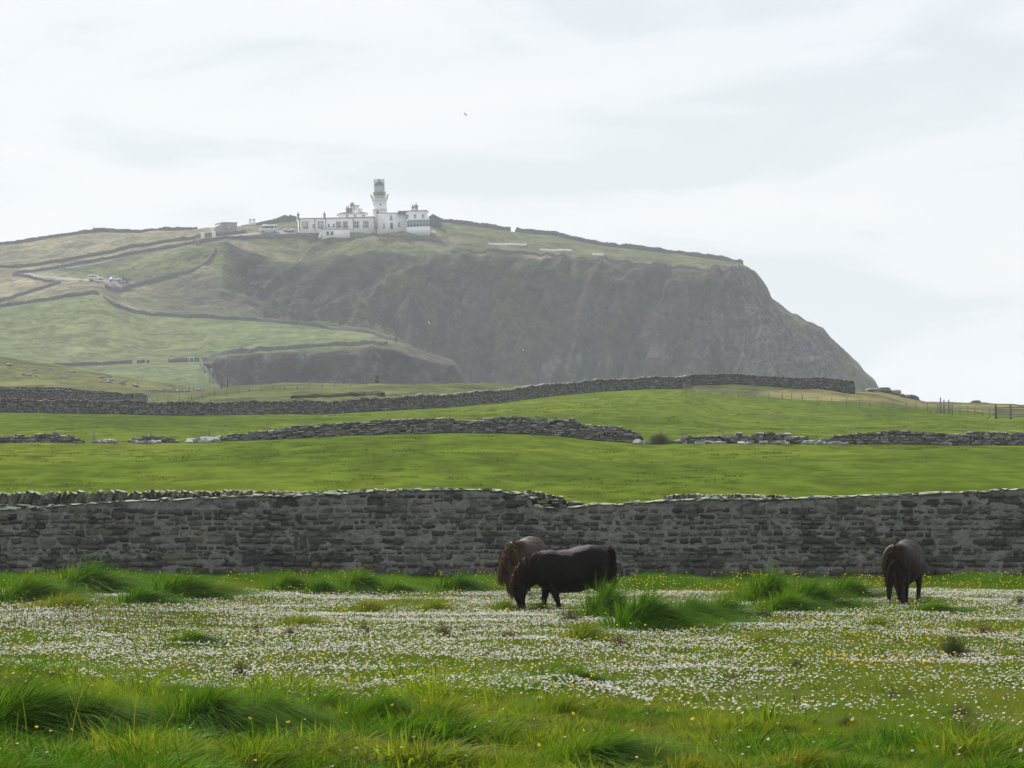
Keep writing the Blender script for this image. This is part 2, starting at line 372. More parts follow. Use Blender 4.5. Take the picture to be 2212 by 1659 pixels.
def mat_headland():
    k = NT('headland turf and rock'); p = k.pos()
    c = k.attr('Col')
    n1 = k.noise(0.12, 6, 0.65, k.pos((1, 1, 1.4)), 0.5); n2 = k.noise(0.45, 10, 0.72, k.pos((1, 1, 0.8)), 0.25)
    rock = k.attr('Rock', 'Fac')
    v = k.math('ADD', k.math('MULTIPLY', n1, 0.9), k.math('MULTIPLY', n2, 0.9))
    lo = k.hsv(c, 0.508, 1.15, 0.32); hi = k.hsv(c, 0.490, 0.95, 1.7)
    c2 = k.mixc(k.smooth(v, 0.62, 1.2), lo, hi)
    stone = k.mixc(k.smooth(n2, 0.36, 0.66), (0.032, 0.032, 0.030), (0.190, 0.182, 0.164))
    patch = k.smooth(k.math('ADD', k.noise(0.16, 10, 0.76, k.pos((1, 1, 0.7)), 0.35), k.math('MULTIPLY', rock, 0.34)), 0.66, 0.86)
    c2 = k.mixc(k.math('MULTIPLY', patch, k.smooth(rock, 0.02, 0.35)), c2, stone)
    nrm = k.bump(k.math('ADD', k.noise(0.25, 10, 0.72, k.pos((1, 1, 0.9)), 0.3), k.math('MULTIPLY', n1, 0.6)), 1.0, 2.2)
    return k.princ(c2, 0.95, 0.05, nrm)

M_TURF, M_PAST, M_HEAD = mat_turf(), mat_pasture(), mat_headland()

def grid_faces(nr, nc):
    i = np.arange(nr * nc).reshape(nr, nc)
    return np.stack([i[:-1, :-1], i[:-1, 1:], i[1:, 1:], i[1:, :-1]], -1).reshape(-1, 4)

# the daisy meadow
pxs = np.concatenate([np.linspace(-900, -80, 14), np.arange(-60, 2275, 11), np.linspace(2290, 3100, 14)])
Yr = np.concatenate([[4, 8, 12], np.geomspace(16, 71, 190)])
PX, YY = np.meshgrid(pxs, Yr)
A_ = (PX - CX) * YY / F
ZB = -EYE + bumps(A_, YY)
ZB[-1] = -EYE
me = mesh_np('meadow', Wv(A_, YY, ZB).reshape(-1, 3), grid_faces(*PX.shape))
tag(link('meadow', me, M_TURF), kind='structure')

def lofted(name, k0, k1, rows, pxs, mat, colour=None):
    cols = columns(pxs); R = []
    for k in range(k0, k1):
        n = rows[k - k0]
        for t in np.arange(n + (1 if k == k1 - 1 else 0)) / n:
            Y, b, am = seg_eval(cols, k, np.full(pxs.shape, t)); R.append(finish(pxs, Y, b, am) + (np.full(pxs.shape, k + t),))
    a = np.stack([r[0] for r in R]); Y = np.stack([r[1] for r in R]); b = np.stack([r[2] for r in R]); kk = np.stack([r[3] for r in R])
    me = mesh_np(name, Wv(a, Y, b).reshape(-1, 3), grid_faces(*a.shape))
    if colour:
        px = CX + a * F / Y; py = YH - b * F / Y
        rgb, rk = colour(px, py, Y, a, kk)
        color_attr(me, 'Col', rgb.reshape(-1, 3))
        at = me.attributes.new('Rock', 'FLOAT', 'POINT'); at.data.foreach_set('value', rk.ravel().astype(np.float32))
    return tag(link(name, me, mat), kind='structure')
P8 = np.concatenate([np.linspace(-900, -80, 30), np.arange(-60, 2275, 9), np.linspace(2290, 2900, 24)])
lofted('pasture_field', 0, 2, [14, 60], P8, M_PAST)
lofted('upper_pasture_field', 2, 3, [70], P8, M_PAST)

def col_far(px, py, Y, a, kk):
    def C(r, g, b): return np.array([r, g, b])
    n = fbm(a / 40, Y / 55, 1.0, 4)[..., None]; nf = fbm(a / 9, Y / 12, 5.0, 4)[..., None]
    field = C(0.112, 0.150, 0.044) + n * C(0.025, 0.02, 0.01) + nf * C(0.012, 0.012, 0.006)
    dry = C(0.205, 0.185, 0.105) + n * C(0.03, 0.02, 0.01) + nf * C(0.04, 0.035, 0.02)
    olive = C(0.092, 0.112, 0.036) + nf * C(0.02, 0.02, 0.01)
    gorse = C(0.034, 0.046, 0.018) + nf * C(0.014, 0.016, 0.006) + n * C(0.012, 0.006, 0.002)
    heath = C(0.066, 0.055, 0.038) + nf * C(0.018, 0.014, 0.01)
    rockc = C(0.085, 0.080, 0.072) + nf * C(0.03, 0.03, 0.028)
    rough_g = C(0.105, 0.130, 0.028) + nf * C(0.03, 0.025, 0.012)
    yellow = C(0.22, 0.19, 0.06) + nf * C(0.03, 0.03, 0.01)
    def mix(x, y, f):
        f = np.clip(f, 0, 1)[..., None] if np.ndim(f) == px.ndim else f
        return x * (1 - f) + y * f
    iN, iK, iE, iJ0, iJ, iP, iS = [LN.index(s) for s in ('N', 'K', 'E', 'J0', 'J', 'P', 'S')]
    rock = np.zeros(px.shape)
    out = mix(rough_g, field, np.zeros(px.shape))
    # near ridge beyond the drystone wall: rough, tawny towards the right
    out = mix(out, yellow, sstep(1430, 1560, px) * sstep(0.05, 0.5, nf[..., 0] + 0.25) * (kk < iE + 1) * 0.75)
    rock += (kk < iE + 0.2) * sstep(1900, 2050, px) * 0.25 * (kk > 3.3)
    # left rough hill
    out = mix(out, rough_g * 0.95 + C(0.02, 0.01, 0.0), (kk > iE) * (kk < iE + 2) * 1.0)
    rock += (kk > iE) * (kk < iE + 1.2) * 0.18
    out = mix(out, field, sstep(iJ0 - 1.6, iJ0 - 0.8, kk))
    cl = ((kk > iJ0 - 0.3) & (kk < iJ + 0.05) & (px > 440) & (px < 1100)).astype(float)
    out = mix(out, heath * 0.62, cl); rock += cl * 0.55
    # strip between the broken cliff edge and its wall
    out = mix(out, olive, ((kk >= iJ) & (kk < iJ + 1) & (px > 440)).astype(float) * 0.8)
    out = mix(out, heath * 0.9, sstep(860, 885, px) * (kk >= iJ) * (kk < iK + 0.3)); rock += ((px > 870) & (kk >= iJ) & (kk < iK + 0.3)) * 0.6
    # above the field wall
    hill = sstep(iK, iK + 0.12, kk)
    slope = mix(olive * 0.72, gorse, sstep(-0.15, 0.35, nf[..., 0] + 0.3))
    slope = mix(slope, heath, sstep(0.0, 0.5, n[..., 0] + 0.35 * nf[..., 0]) * 0.75)
    slope = mix(slope, heath, sstep(1250, 1500, px) * 0.45)
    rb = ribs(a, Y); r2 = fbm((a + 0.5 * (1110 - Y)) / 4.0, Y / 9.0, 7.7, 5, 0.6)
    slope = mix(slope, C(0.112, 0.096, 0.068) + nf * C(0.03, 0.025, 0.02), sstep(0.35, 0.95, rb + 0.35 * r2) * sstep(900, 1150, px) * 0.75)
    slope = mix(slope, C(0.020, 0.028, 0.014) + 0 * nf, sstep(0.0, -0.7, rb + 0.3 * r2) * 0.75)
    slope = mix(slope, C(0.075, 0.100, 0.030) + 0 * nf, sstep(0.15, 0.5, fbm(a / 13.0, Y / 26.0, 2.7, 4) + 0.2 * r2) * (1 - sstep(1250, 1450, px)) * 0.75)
    slope = mix(slope, C(0.20, 0.185, 0.165) + 0 * nf, sstep(0.25, 0.6, r2) * sstep(680, 800, py) * sstep(950, 1150, px) * 0.7)
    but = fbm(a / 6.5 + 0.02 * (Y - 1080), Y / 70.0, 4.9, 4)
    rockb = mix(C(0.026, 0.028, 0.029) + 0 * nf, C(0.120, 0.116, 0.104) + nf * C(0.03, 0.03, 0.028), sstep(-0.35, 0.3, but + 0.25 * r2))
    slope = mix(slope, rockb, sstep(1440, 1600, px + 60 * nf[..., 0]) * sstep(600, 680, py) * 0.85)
    left = mix(olive * 1.1, dry, sstep(-0.2, 0.4, n[..., 0] + 0.2 * nf[..., 0]))
    spur = sstep(240, 420, px) * (1 - sstep(545, 575, px)) * sstep(560, 640, py)
    left = mix(left, heath * 0.9, spur * sstep(-0.2, 0.2, nf[..., 0] + 0.1))
    left = mix(left, olive * 0.8, spur * 0.4)
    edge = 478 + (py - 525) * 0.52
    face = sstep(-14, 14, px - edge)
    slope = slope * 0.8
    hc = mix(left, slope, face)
    top = sstep(iN - 0.08, iN + 0.1, kk + 0.08 * nf[..., 0])
    topc = mix(dry, olive * 0.85, sstep(430, 700, px) * 0.9)
    topc = mix(topc, olive * 1.02, sstep(900, 1000, px) * 0.6)
    topc = mix(topc, dry * 0.95, (sstep(0.15, 0.5, n[..., 0]) * 0.4))
    hc = mix(hc, topc, top * (1 - sstep(1590, 1650, px)))
    rim = np.exp(-((kk - iN) / 0.06) ** 2) * sstep(960, 1050, px) * (1 - sstep(1620, 1660, px)) * sstep(-0.2, 0.3, nf[..., 0])
    hc = mix(hc, dry * 1.1, rim * 0.9)
    hc = mix(hc, mix(rockc, olive, sstep(-0.1, 0.4, nf[..., 0])), sstep(1590, 1650, px) * top)
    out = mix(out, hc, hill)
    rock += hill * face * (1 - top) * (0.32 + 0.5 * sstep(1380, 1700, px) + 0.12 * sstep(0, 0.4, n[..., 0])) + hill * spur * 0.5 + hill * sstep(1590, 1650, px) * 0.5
    return np.clip(out, 0.012, 0.5), np.clip(rock, 0, 1)
P4 = np.concatenate([np.linspace(-900, -60, 60), np.arange(-50, 2260, 4.0), np.linspace(2270, 2900, 40)])
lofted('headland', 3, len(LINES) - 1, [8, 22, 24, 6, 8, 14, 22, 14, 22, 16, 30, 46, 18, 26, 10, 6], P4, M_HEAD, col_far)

# the sea round the headland (hidden behind the fields from here)
k = NT('sea water'); p = k.pos()
M_SEA = k.princ((0.02, 0.045, 0.055), 0.12, 0.5, k.bump(k.noise(0.25, 5, 0.6, p), 0.4, 0.6))
sx, sy = np.meshgrid(np.linspace(-2400, 2400, 9), np.linspace(-150, 3900, 9))
me = mesh_np('sea', np.stack([sx, sy, np.full(sx.shape, -11.5)], -1).reshape(-1, 3), grid_faces(9, 9))
tag(link('sea', me, M_SEA), kind='structure')
# damp air
k = NT('sea haze'); v = k.n('ShaderNodeVolumePrincipled'); v.inputs['Color'].default_value = (0.86, 0.92, 1.0, 1); v.inputs['Density'].default_value = 0.00017
v.inputs['Anisotropy'].default_value = 0.25; k.l(v.outputs['Volume'], k.out.inputs['Volume'])
mb = MB().box(-2500, 2500, -250, 4000, -16, 150)
tag(mb.build('haze', k.m), 'thin pale sea haze over fields and headland', 'haze', kind='stuff')
# ------------------------------------------------------------------ far walls, road, lighthouse station
def mat_farstone():
    k = NT('distant drystone'); p = k.pos()
    c = k.ramp(k.noise(1.6, 4, 0.7, k.pos((1, 1, 2.2))), [(0.3, (0.050, 0.050, 0.045)), (0.5, (0.115, 0.113, 0.102)), (0.72, (0.22, 0.215, 0.20))])
    return k.princ(c, 0.95, 0.05, k.bump(k.noise(2.5, 4, 0.7, p), 1.0, 0.3))
M_FARST = mat_farstone()
def wall_world(base, h, name='drystone_wall', thick=0.7, mat=None, sink=0.8, seed=1, lumpy=1.0):
    """a bumpy wall along world points, as one mesh"""
    base = np.asarray(base, float); n = len(base); h = np.broadcast_to(np.asarray(h, float), (n,))
    r = np.random.default_rng(seed)
    tg = np.gradient(base, axis=0); tg[:, 2] = 0; tg /= np.linalg.norm(tg, axis=1)[:, None] + 1e-9
    nn = np.stack([tg[:, 1], -tg[:, 0], 0 * tg[:, 0]], -1)
    up = np.array([0, 0, 1.0]); hh = h * (1 + lumpy * (r.normal(0, 0.07, n) + 0.16 * vnoise(np.arange(n) / 5.0, seed * 3.7)))
    T = thick / 2
    rows = []
    for off, z, j in ((T * 1.15, -sink, 0.0), (T * 1.1, 0.35, 0.06), (T, 0.75, 0.06), (T * 0.85, 0.97, 0.07), (0.0, 1.06, 0.05), (-T * 0.85, 0.97, 0.07), (-T * 1.15, -sink, 0.0)):
        zz = (np.full(n, z) if z < 0 else z * hh)
        rows.append(base + nn * (off + r.normal(0, 1, n) * j)[:, None] + up * zz[:, None])
    V = np.stack(rows, 1)                      # n x 7 x 3
    i = np.arange(n * 7).reshape(n, 7)
    q = np.stack([i[:-1, :-1], i[:-1, 1:], i[1:, 1:], i[1:, :-1]], -1).reshape(-1, 4)
    q = np.concatenate([q, [i[0, [0, 1, 2, 3]], i[0, [0, 3, 5, 6]], i[-1, [3, 2, 1, 0]], i[-1, [6, 5, 3, 0]]]])
    return mesh_np(name, V.reshape(-1, 3), q, smooth=False)
def resample(pts, step=5.0):
    pts = np.array(pts, float); d = np.r_[0, np.cumsum(np.hypot(*np.diff(pts[:, :2], axis=0).T))]
    s = np.linspace(0, d[-1], max(3, int(d[-1] / step) + 1))
    return np.stack([np.interp(s, d, pts[:, i]) for i in range(pts.shape[1])], -1)
def smooth1(x, w=5):
    if len(x) < w + 2: return x
    k = np.ones(w) / w; xp = np.r_[np.full(w // 2, x[0]), x, np.full(w // 2, x[-1])]; return np.convolve(xp, k, 'valid')
FARW = [
 # points in the photograph (foot of the wall), height in metres, near limit of the search, label
 ([(-40, 575), (0, 577), (28, 581), (42, 579), (110, 569), (196, 555), (308, 531), (420, 516), (470, 509), (532, 503)], 1.5, 950, 'upper of the two parallel stone walls climbing the left hillside beside the road'),
 ([(31, 592), (60, 590), (112, 584), (180, 571), (252, 557), (340, 541), (420, 528), (476, 518), (540, 515), (620, 513), (690, 510)], 1.5, 950, 'lower of the two parallel stone walls climbing the left hillside to the lighthouse'),
 ([(28, 592), (50, 600), (90, 606), (130, 611), (128, 616), (95, 622), (60, 634), (0, 652), (-40, 664)], 1.3, 950, 'stone wall bending back on itself below the road hairpin at far left'),
 ([(-40, 668), (0, 663), (50, 657), (100, 650), (160, 640), (214, 635)], 1.4, 950, 'stone wall along the top of the broad green field at far left'),
 ([(228, 630), (290, 617), (330, 608), (362, 598), (400, 589), (440, 580), (450, 566), (458, 550), (466, 534)], 1.4, 950, 'stone wall rising from the parked cars to the top of the gully'),
 ([(224, 636), (228, 648), (237, 658), (262, 670), (330, 682), (450, 688), (560, 694), (640, 702), (720, 712), (800, 720), (835, 731), (856, 741)], 1.5, 890, 'long pale stone wall curving along the upper edge of the broad green field'),
 ([(838, 747), (800, 747), (760, 746), (700, 749), (600, 757), (520, 764), (470, 771), (436, 781)], 1.5, 868, 'stone wall running along the brink of the dark sea cliff'),
 ([(434, 782), (433, 789), (438, 800), (460, 814)], 1.5, 700, 'pale stone wall dropping steeply at the left end of the dark cliff'),
 ([(118, 793), (180, 790), (240, 788), (284, 785)], 1.3, 700, 'long straight piece of wall between the two far green fields'),
 ([(298, 785), (310, 783), (320, 784)], 1.2, 700, 'short stub of wall between the two far green fields'),
 ([(364, 783), (400, 782), (430, 781)], 1.3, 700, 'right-hand piece of wall between the two far green fields'),
 ([(974, 547), (1000, 546), (1050, 545), (1100, 545), (1160, 551), (1250, 560), (1320, 567), (1400, 574), (1500, 582), (1600, 587)], 1.3, 1050, 'stone wall along the brink of the headland above the brown slope'),
 ([(736, 512), (800, 512), (850, 513), (900, 517), (953, 525)], 1.2, 1050, 'garden wall on the slope just below the white lighthouse buildings'),
]
for i, (pts, h, y0, lab) in enumerate(FARW):
    rp = resample(pts, 4.0); Y = hitY(rp[:, 0], rp[:, 1], y0)
    Y = smooth1(smooth1(Y, 15), 9)
    tag(link('drystone_wall', wall_world(LP(rp[:, 0], Y), h * 0.74, seed=i + 3, thick=0.6), M_FARST), lab, 'stone wall', 'stone walls on the far hillside', 'thing')
def crest_wall(x0, x1, h, lab, Y=1187, thick=0.8, seed=1, ramp=1.0):
    px = np.arange(x0, x1 + 1, 3.5)
    return tag(link('drystone_wall', wall_world(LP(px, np.full(px.shape, float(Y))), h * np.clip((px - x0) / ramp, 0.15, 1), seed=seed, thick=thick), M_FARST), lab, 'stone wall', 'stone walls on the far hillside', 'thing')
crest_wall(-60, 428, 1.25, 'stone wall along the skyline at far left, below the sky', seed=31)
crest_wall(522, 642, 2.3, 'tall dark wall on the skyline behind the minibus', 1180, 1.2, seed=32, ramp=90.0)
crest_wall(946, 1104, 1.6, 'skyline wall running right from the stone outbuilding', seed=33)
crest_wall(1112, 1606, 1.6, 'long skyline wall falling to the right end of the headland', seed=34)

# road
k = NT('worn road surface'); M_ROAD = k.princ(k.mixc(k.noise(1.5, 4, 0.6, k.pos()), (0.16, 0.155, 0.145), (0.24, 0.235, 0.22)), 0.9, 0.1)
def ribbon(pts, width, name, y0, up=0.12):
    rp = resample(pts, 5.0); Y = smooth1(hitY(rp[:, 0], rp[:, 1], y0), 9)
    P = LP(rp[:, 0], Y); tg = np.gradient(P, axis=0); tg[:, 2] = 0; tg /= np.linalg.norm(tg, axis=1)[:, None] + 1e-9
    nn = np.stack([tg[:, 1], -tg[:, 0], 0 * tg[:, 0]], -1)
    rows = []
    for o in (-0.5, -0.17, 0.17, 0.5):
        Q = P + nn * (o * width); px = CX + ((Q[:, 0] * CR + (Q[:, 2] - EYE) * SR)) * F / Q[:, 1]
        rows.append(LP(px, Q[:, 1], up))
    V = np.stack(rows, 1); n = len(V); i = np.arange(n * 4).reshape(n, 4)
    return mesh_np(name, V.reshape(-1, 3), np.stack([i[:-1, :-1], i[:-1, 1:], i[1:, 1:], i[1:, :-1]], -1).reshape(-1, 4))
tag(link('road', ribbon([(300, 617), (260, 612), (196, 607), (130, 601), (84, 599), (58, 595), (52, 592), (64, 589), (100, 586), (140, 579), (200, 569), (290, 550), (360, 537), (425, 528)], 4.0, 'road', 950), M_ROAD), kind='structure')
tag(link('road', ribbon([(470, 514), (500, 511), (540, 506), (580, 503), (640, 503)], 5.0, 'road', 1050), M_ROAD), kind='structure')

def whitewash():
    k = NT('whitewashed wall'); n = k.noise(0.5, 5, 0.6, k.objco((1, 1, 0.5)))
    return k.princ(k.mixc(n, (0.74, 0.75, 0.75), (0.83, 0.83, 0.82)), 0.8, 0.2)
M_WHITE = whitewash()
M_GREYST = plain('weathered grey stone', (0.20, 0.195, 0.185), 0.9, 0.1, var=0.35)
M_DKST = plain('dark rubble stone', (0.085, 0.08, 0.072), 0.95, 0.05, var=0.4)
M_CONC = plain('grey harled concrete', (0.27, 0.26, 0.245), 0.9, 0.1, var=0.15)
M_ROOF = plain('grey slate roof', (0.13, 0.135, 0.14), 0.8, 0.2, var=0.2)
M_GLASS = plain('dark window glass', (0.035, 0.045, 0.055), 0.12, 0.6, var=0.2)
M_BGLASS = plain('blue tinted glazing', (0.10, 0.17, 0.21), 0.1, 0.6, var=0.25, scale=0.6)
M_LGLASS = plain('lantern glass', (0.30, 0.34, 0.34), 0.15, 0.6, var=0.3, scale=1.5)
M_IRON = plain('dark painted iron', (0.06, 0.065, 0.065), 0.5, 0.3)
M_STEEL = plain('galvanised steel', (0.30, 0.31, 0.31), 0.5, 0.4)
M_OCHRE = plain('buff painted railing', (0.55, 0.47, 0.34), 0.7, 0.2)
M_RED = plain('orange red paint', (0.55, 0.20, 0.14), 0.6, 0.3)
M_GDOOR = plain('dark green door paint', (0.05, 0.075, 0.065), 0.6, 0.3)
M_BLIND = plain('limewashed blind window', (0.50, 0.50, 0.49), 0.8, 0.1)
M_SASH = plain('white sash paint', (0.75, 0.75, 0.74), 0.6, 0.3)
M_RUBBER = plain('tyre rubber', (0.02, 0.02, 0.02), 0.9, 0.1)
M_WCAR = plain('white car paint', (0.78, 0.79, 0.80), 0.25, 0.5, var=0.03)
M_BCAR = plain('dark car paint', (0.03, 0.033, 0.038), 0.25, 0.5, var=0.1)
M_WOOD = plain('weathered grey timber', (0.22, 0.195, 0.16), 0.9, 0.1, var=0.35, scale=6)
M_DWOOD = plain('dark old timber', (0.075, 0.062, 0.05), 0.9, 0.1, var=0.35, scale=6)

ZX = lambda x: 575.1 + 0.18399 * x      # coordinates of an enlargement of the buildings -> picture
ZY = lambda y: 371.6 + 0.18399 * y
MZ = 0.18399 * 1140 / F                 # metres per unit of that enlargement
def site(x, y, Y=1140.0): return Vector(PW(ZX(x), ZY(y), Y))
def window(parent, x, z, w, h, y=0.0, panes=(2, 2), quoin=False, blind=False, name='window'):
    """a sash window on a wall that faces -y"""
    mb = MB().box(x - w / 2, x + w / 2, y - 0.06, y + 0.05, z, z + h)
    if blind: o = mb.build(name, M_BLIND, parent)
    else:
        o = mb.build(name, M_GLASS, parent)
        fb = MB(); t = 0.10
        for i in range(panes[0] + 1): fb.box(x - w / 2 + (w - t) * i / panes[0], x - w / 2 + (w - t) * i / panes[0] + t, y - 0.10, y - 0.063, z, z + h)
        for j in range(panes[1] + 1): fb.box(x - w / 2 + t, x + w / 2 - t, y - 0.095, y - 0.065, z + (h - t) * j / panes[1], z + (h - t) * j / panes[1] + t)
        fb.build('frame', M_SASH, o)
    if quoin:
        qb = MB(); nq = 7
        for j in range(nq):
            e = 0.16 if j % 2 else 0.34
            qb.box(x - w / 2 - e, x - w / 2 - 0.01, y - 0.09, y + 0.04, z + h * j / nq, z + h * (j + 0.92) / nq)
            qb.box(x + w / 2 + 0.01, x + w / 2 + e, y - 0.09, y + 0.04, z + h * j / nq, z + h * (j + 0.92) / nq)
        qb.box(x - w / 2 - 0.3, x + w / 2 + 0.3, y - 0.085, y + 0.04, z + h + 0.02, z + h + 0.32)
        qb.box(x - w / 2 - 0.3, x + w / 2 + 0.3, y - 0.12, y + 0.04, z - 0.26, z - 0.02)
        qb.build('surround', M_GREYST, o)
    else:
        MB().box(x - w / 2 - 0.08, x + w / 2 + 0.08, y - 0.14, y + 0.04, z - 0.16, z - 0.012).build('sill', M_GREYST, o)
    return o
def chimney(parent, x, y, z0, z1, w, d, pots=1):
    mb = MB().box(x - w / 2, x + w / 2, y - d / 2, y + d / 2, z0, z1 - 0.25).box(x - w / 2 - 0.12, x + w / 2 + 0.12, y - d / 2 - 0.12, y + d / 2 + 0.12, z1 - 0.25, z1)
    o = mb.build('chimney', M_GREYST, parent)
    for i in range(pots):
        px = x + (i - (pots - 1) / 2) * 0.5
        MB().lathe([(0.0, z1), (0.2, z1), (0.16, z1 + 0.75), (0.2, z1 + 0.8), (0.0, z1 + 0.8)], 10, px, y).build('chimney_pot', M_GREYST, o)
    return o

# long keepers' block
b = site(385, 695, 1138.0); yaw = math.radians(6)
t = tag(empty('keepers_cottage', b, yaw), 'long low white flat-roofed block with grey stone window surrounds left of the lighthouse', 'building')
Lb, Hb, Db = 26.6, 4.25, 6.5
MB().box(0, Lb, 0, Db, -3, Hb).build('wall', M_WHITE, t)
rf = MB().box(-0.15, Lb + 0.15, -0.15, Db + 0.15, Hb, Hb + 0.28).build('roof', M_CONC, t)
chimney(t, 0.3 - 0.6 + 0.3, 3.2, Hb + 0.2, Hb + 1.9, 0.7, 1.2); chimney(t, (685 - 385) * MZ + 0.3, 4.0, Hb + 0.2, Hb + 1.9, 0.7, 1.2)
for x, w, h, qn, bl in ((460, 1.35, 1.9, 1, 1), (640, 1.35, 1.9, 1, 1), (850, 1.2, 1.75, 1, 0), (930, 1.2, 1.75, 1, 0), (1062, 1.2, 1.75, 1, 0), (1173, 1.2, 1.75, 1, 0)):
    window(t, (x - 385) * MZ, 1.05, w, h, 0, (2, 2), bool(qn), bool(bl))
for x in (557, 735, 792): window(t, (x - 385) * MZ, 1.25, 0.7, 1.2, 0, (1, 2))
for x in (573, 700, 1025): MB().tube(((x - 385) * MZ, -0.12, 0), ((x - 385) * MZ, -0.12, Hb - 0.4), 0.09).box((x - 385) * MZ - 0.16, (x - 385) * MZ + 0.16, -0.28, -0.01, Hb - 0.5, Hb - 0.15).build('drainpipe', M_IRON, t)
for xs in (-0.02, Lb - 0.5):
    for j in range(9):
        e = 0.22 if j % 2 else 0.0
        x0, x1 = (xs, xs + 0.52 - e) if xs < 1 else (xs + e, xs + 0.52)
        MB().box(x0, x1, -0.035, 0.3, 0.1 + j * 0.46, 0.1 + j * 0.46 + 0.40).build('quoin', M_GREYST, t)
# terrace store below it
b = site(655, 745, 1131.0)
t = tag(empty('terrace_store', b, yaw), 'small white store with two dark doors and a roof terrace below the long block', 'building')
MB().box(0, 9.7, 0, 5.2, -2, 1.95).build('wall', M_WHITE, t); MB().box(-0.1, 9.8, -0.1, 5.3, 1.95, 2.1).build('terrace_slab', M_CONC, t)
for x in (1.95, 3.45): MB().box(x - 0.45, x + 0.45, -0.05, 0.05, 0, 1.35).build('door', M_GDOOR, t)
rb = MB()
for i in range(14): rb.tube((0.2 + i * 0.71, 0.0, 2.1), (0.2 + i * 0.71, 0.0, 2.95), 0.03, n=6)
rb.tube((0.2, 0, 2.95), (9.45, 0, 2.95), 0.04, n=6).tube((0.2, 0, 2.5), (9.45, 0, 2.5), 0.025, n=6)
rb.build('railing', M_IRON, t)
for j in range(4): MB().box(-1.2 + j * 0.3, -0.9 + j * 0.3, 0.3, 1.6, -1.0, 0.1 + j * 0.5).build('step', M_WHITE, t)
# middle house with hipped roof
b = site(850, 600, 1152.0)
t = tag(empty('white_house', b, yaw), 'white house with shallow slate roof and paired grey chimneys behind the long block', 'building')
W2 = (1195 - 850) * MZ * 1.01; H2 = (600 - 487) * MZ
MB().box(0, W2, 0, 8, -3, H2).build('wall', M_WHITE, t)
v = [(-.2, -.2, H2), (W2 + .2, -.2, H2), (W2 + .2, 8.2, H2), (-.2, 8.2, H2), (3.2, 4, H2 + 1.0), (W2 - 3.2, 4, H2 + 1.0)]
MB().add(v, [(0, 1, 5, 4), (2, 3, 4, 5), (3, 2, 1, 0)], [(1, 2, 5), (3, 0, 4)]).build('roof', M_ROOF, t)
MB().prism([((1010 - 850) * MZ, H2), ((1110 - 850) * MZ, H2), ((1055 - 850) * MZ, H2 + 1.15)], -0.05, 0.4).build('pediment', M_WHITE, t)
chimney(t, (968 - 850) * MZ, 3.5, H2, H2 + 2.1, 1.1, 0.8, 2); chimney(t, (1008 - 850) * MZ, 5.0, H2, H2 + 2.2, 1.1, 0.8, 1)
for x in (953, 1050, 1148): window(t, (x - 850) * MZ, H2 - 1.75, 1.0, 1.35)
# foghorn house
b = site(1000, 560, 1165.0)
t = tag(empty('foghorn_tower', b, yaw), 'white foghorn tower topped by an orange red horn drum behind the white house', 'tower')
MB().box(0, 2.8, 0, 3.4, -3, (560 - 395) * MZ).build('wall', M_WHITE, t); MB().box(-0.15, 2.95, -0.15, 3.55, (560 - 395) * MZ, (560 - 388) * MZ).build('roof', M_CONC, t)
MB().box(2.8, 4.0, 0.6, 3.0, -3, (560 - 425) * MZ).build('annexe', M_WHITE, t); window(t, 1.1, (560 - 430) * MZ, 0.6, 0.9)
z0 = (560 - 388) * MZ
MB().lathe([(0, z0), (0.85, z0), (0.85, z0 + 0.35), (0.75, z0 + 0.8), (0.4, z0 + 1.0), (0, z0 + 1.02)], 16, 0.45, 1.2).tube((0.45, 1.2, z0 + 0.5), (0.45, -0.6, z0 + 0.55), 0.25, 0.55, 12).build('foghorn', M_RED, t, True)
# link wall
b = site(1180, 600, 1146.0)
tag(MB().box(0, 3.6, 0, 0.5, -3, (600 - 517) * MZ).build('courtyard_wall', M_WHITE, None, matrix=Matrix.Translation(b) @ Matrix.Rotation(yaw, 4, 'Z')), 'short plain white wall joining the white house to the lighthouse tower', 'wall', kind='thing')
# lighthouse
b = site(1341, 680, 1148.0)
t = tag(empty('lighthouse', b), 'tall round white lighthouse tower with railed balcony and grey-domed lantern', 'lighthouse')
z = lambda y: (680 - y) * MZ
r_ = lambda w: w * MZ
MB().lathe([(r_(90), -3), (r_(88), z(620)), (r_(86), z(500)), (r_(84), z(440)), (r_(86.5), z(439)), (r_(86.5), z(434)), (r_(83), z(433)), (r_(80), z(345)), (r_(84), z(340)), (r_(94), z(328)), (r_(96), z(322)), (r_(96), z(318)), (r_(58), z(316)), (r_(58), z(268))], 40).build('tower', M_WHITE, t, True)
MB().lathe([(r_(59.5), z(316)), (r_(59.5), z(270)), (r_(56), z(270))], 32).build('lantern_base', M_OCHRE, t, True)
rb = MB()
for i in range(32):
    a = 2 * math.pi * i / 32; rb.tube((r_(93) * math.cos(a), r_(93) * math.sin(a), z(318)), (r_(95) * math.cos(a), r_(95) * math.sin(a), z(282)), 0.045, n=5)
for y in (282, 294, 306): rb.lathe([(r_(94), z(y) - 0.05), (r_(97), z(y) - 0.05), (r_(97), z(y) + 0.05), (r_(94), z(y) + 0.05), (r_(94), z(y) - 0.05)], 32)
rb.build('balcony_railing', M_OCHRE, t)
MB().lathe([(r_(55), z(268)), (r_(76), z(268)), (r_(76), z(262)), (r_(55), z(262))], 32).build('lantern_gallery', M_IRON, t)
rb = MB()
for i in range(20):
    a = 2 * math.pi * i / 20; rb.tube((r_(74) * math.cos(a), r_(74) * math.sin(a), z(262)), (r_(74) * math.cos(a), r_(74) * math.sin(a), z(232)), 0.04, n=5)
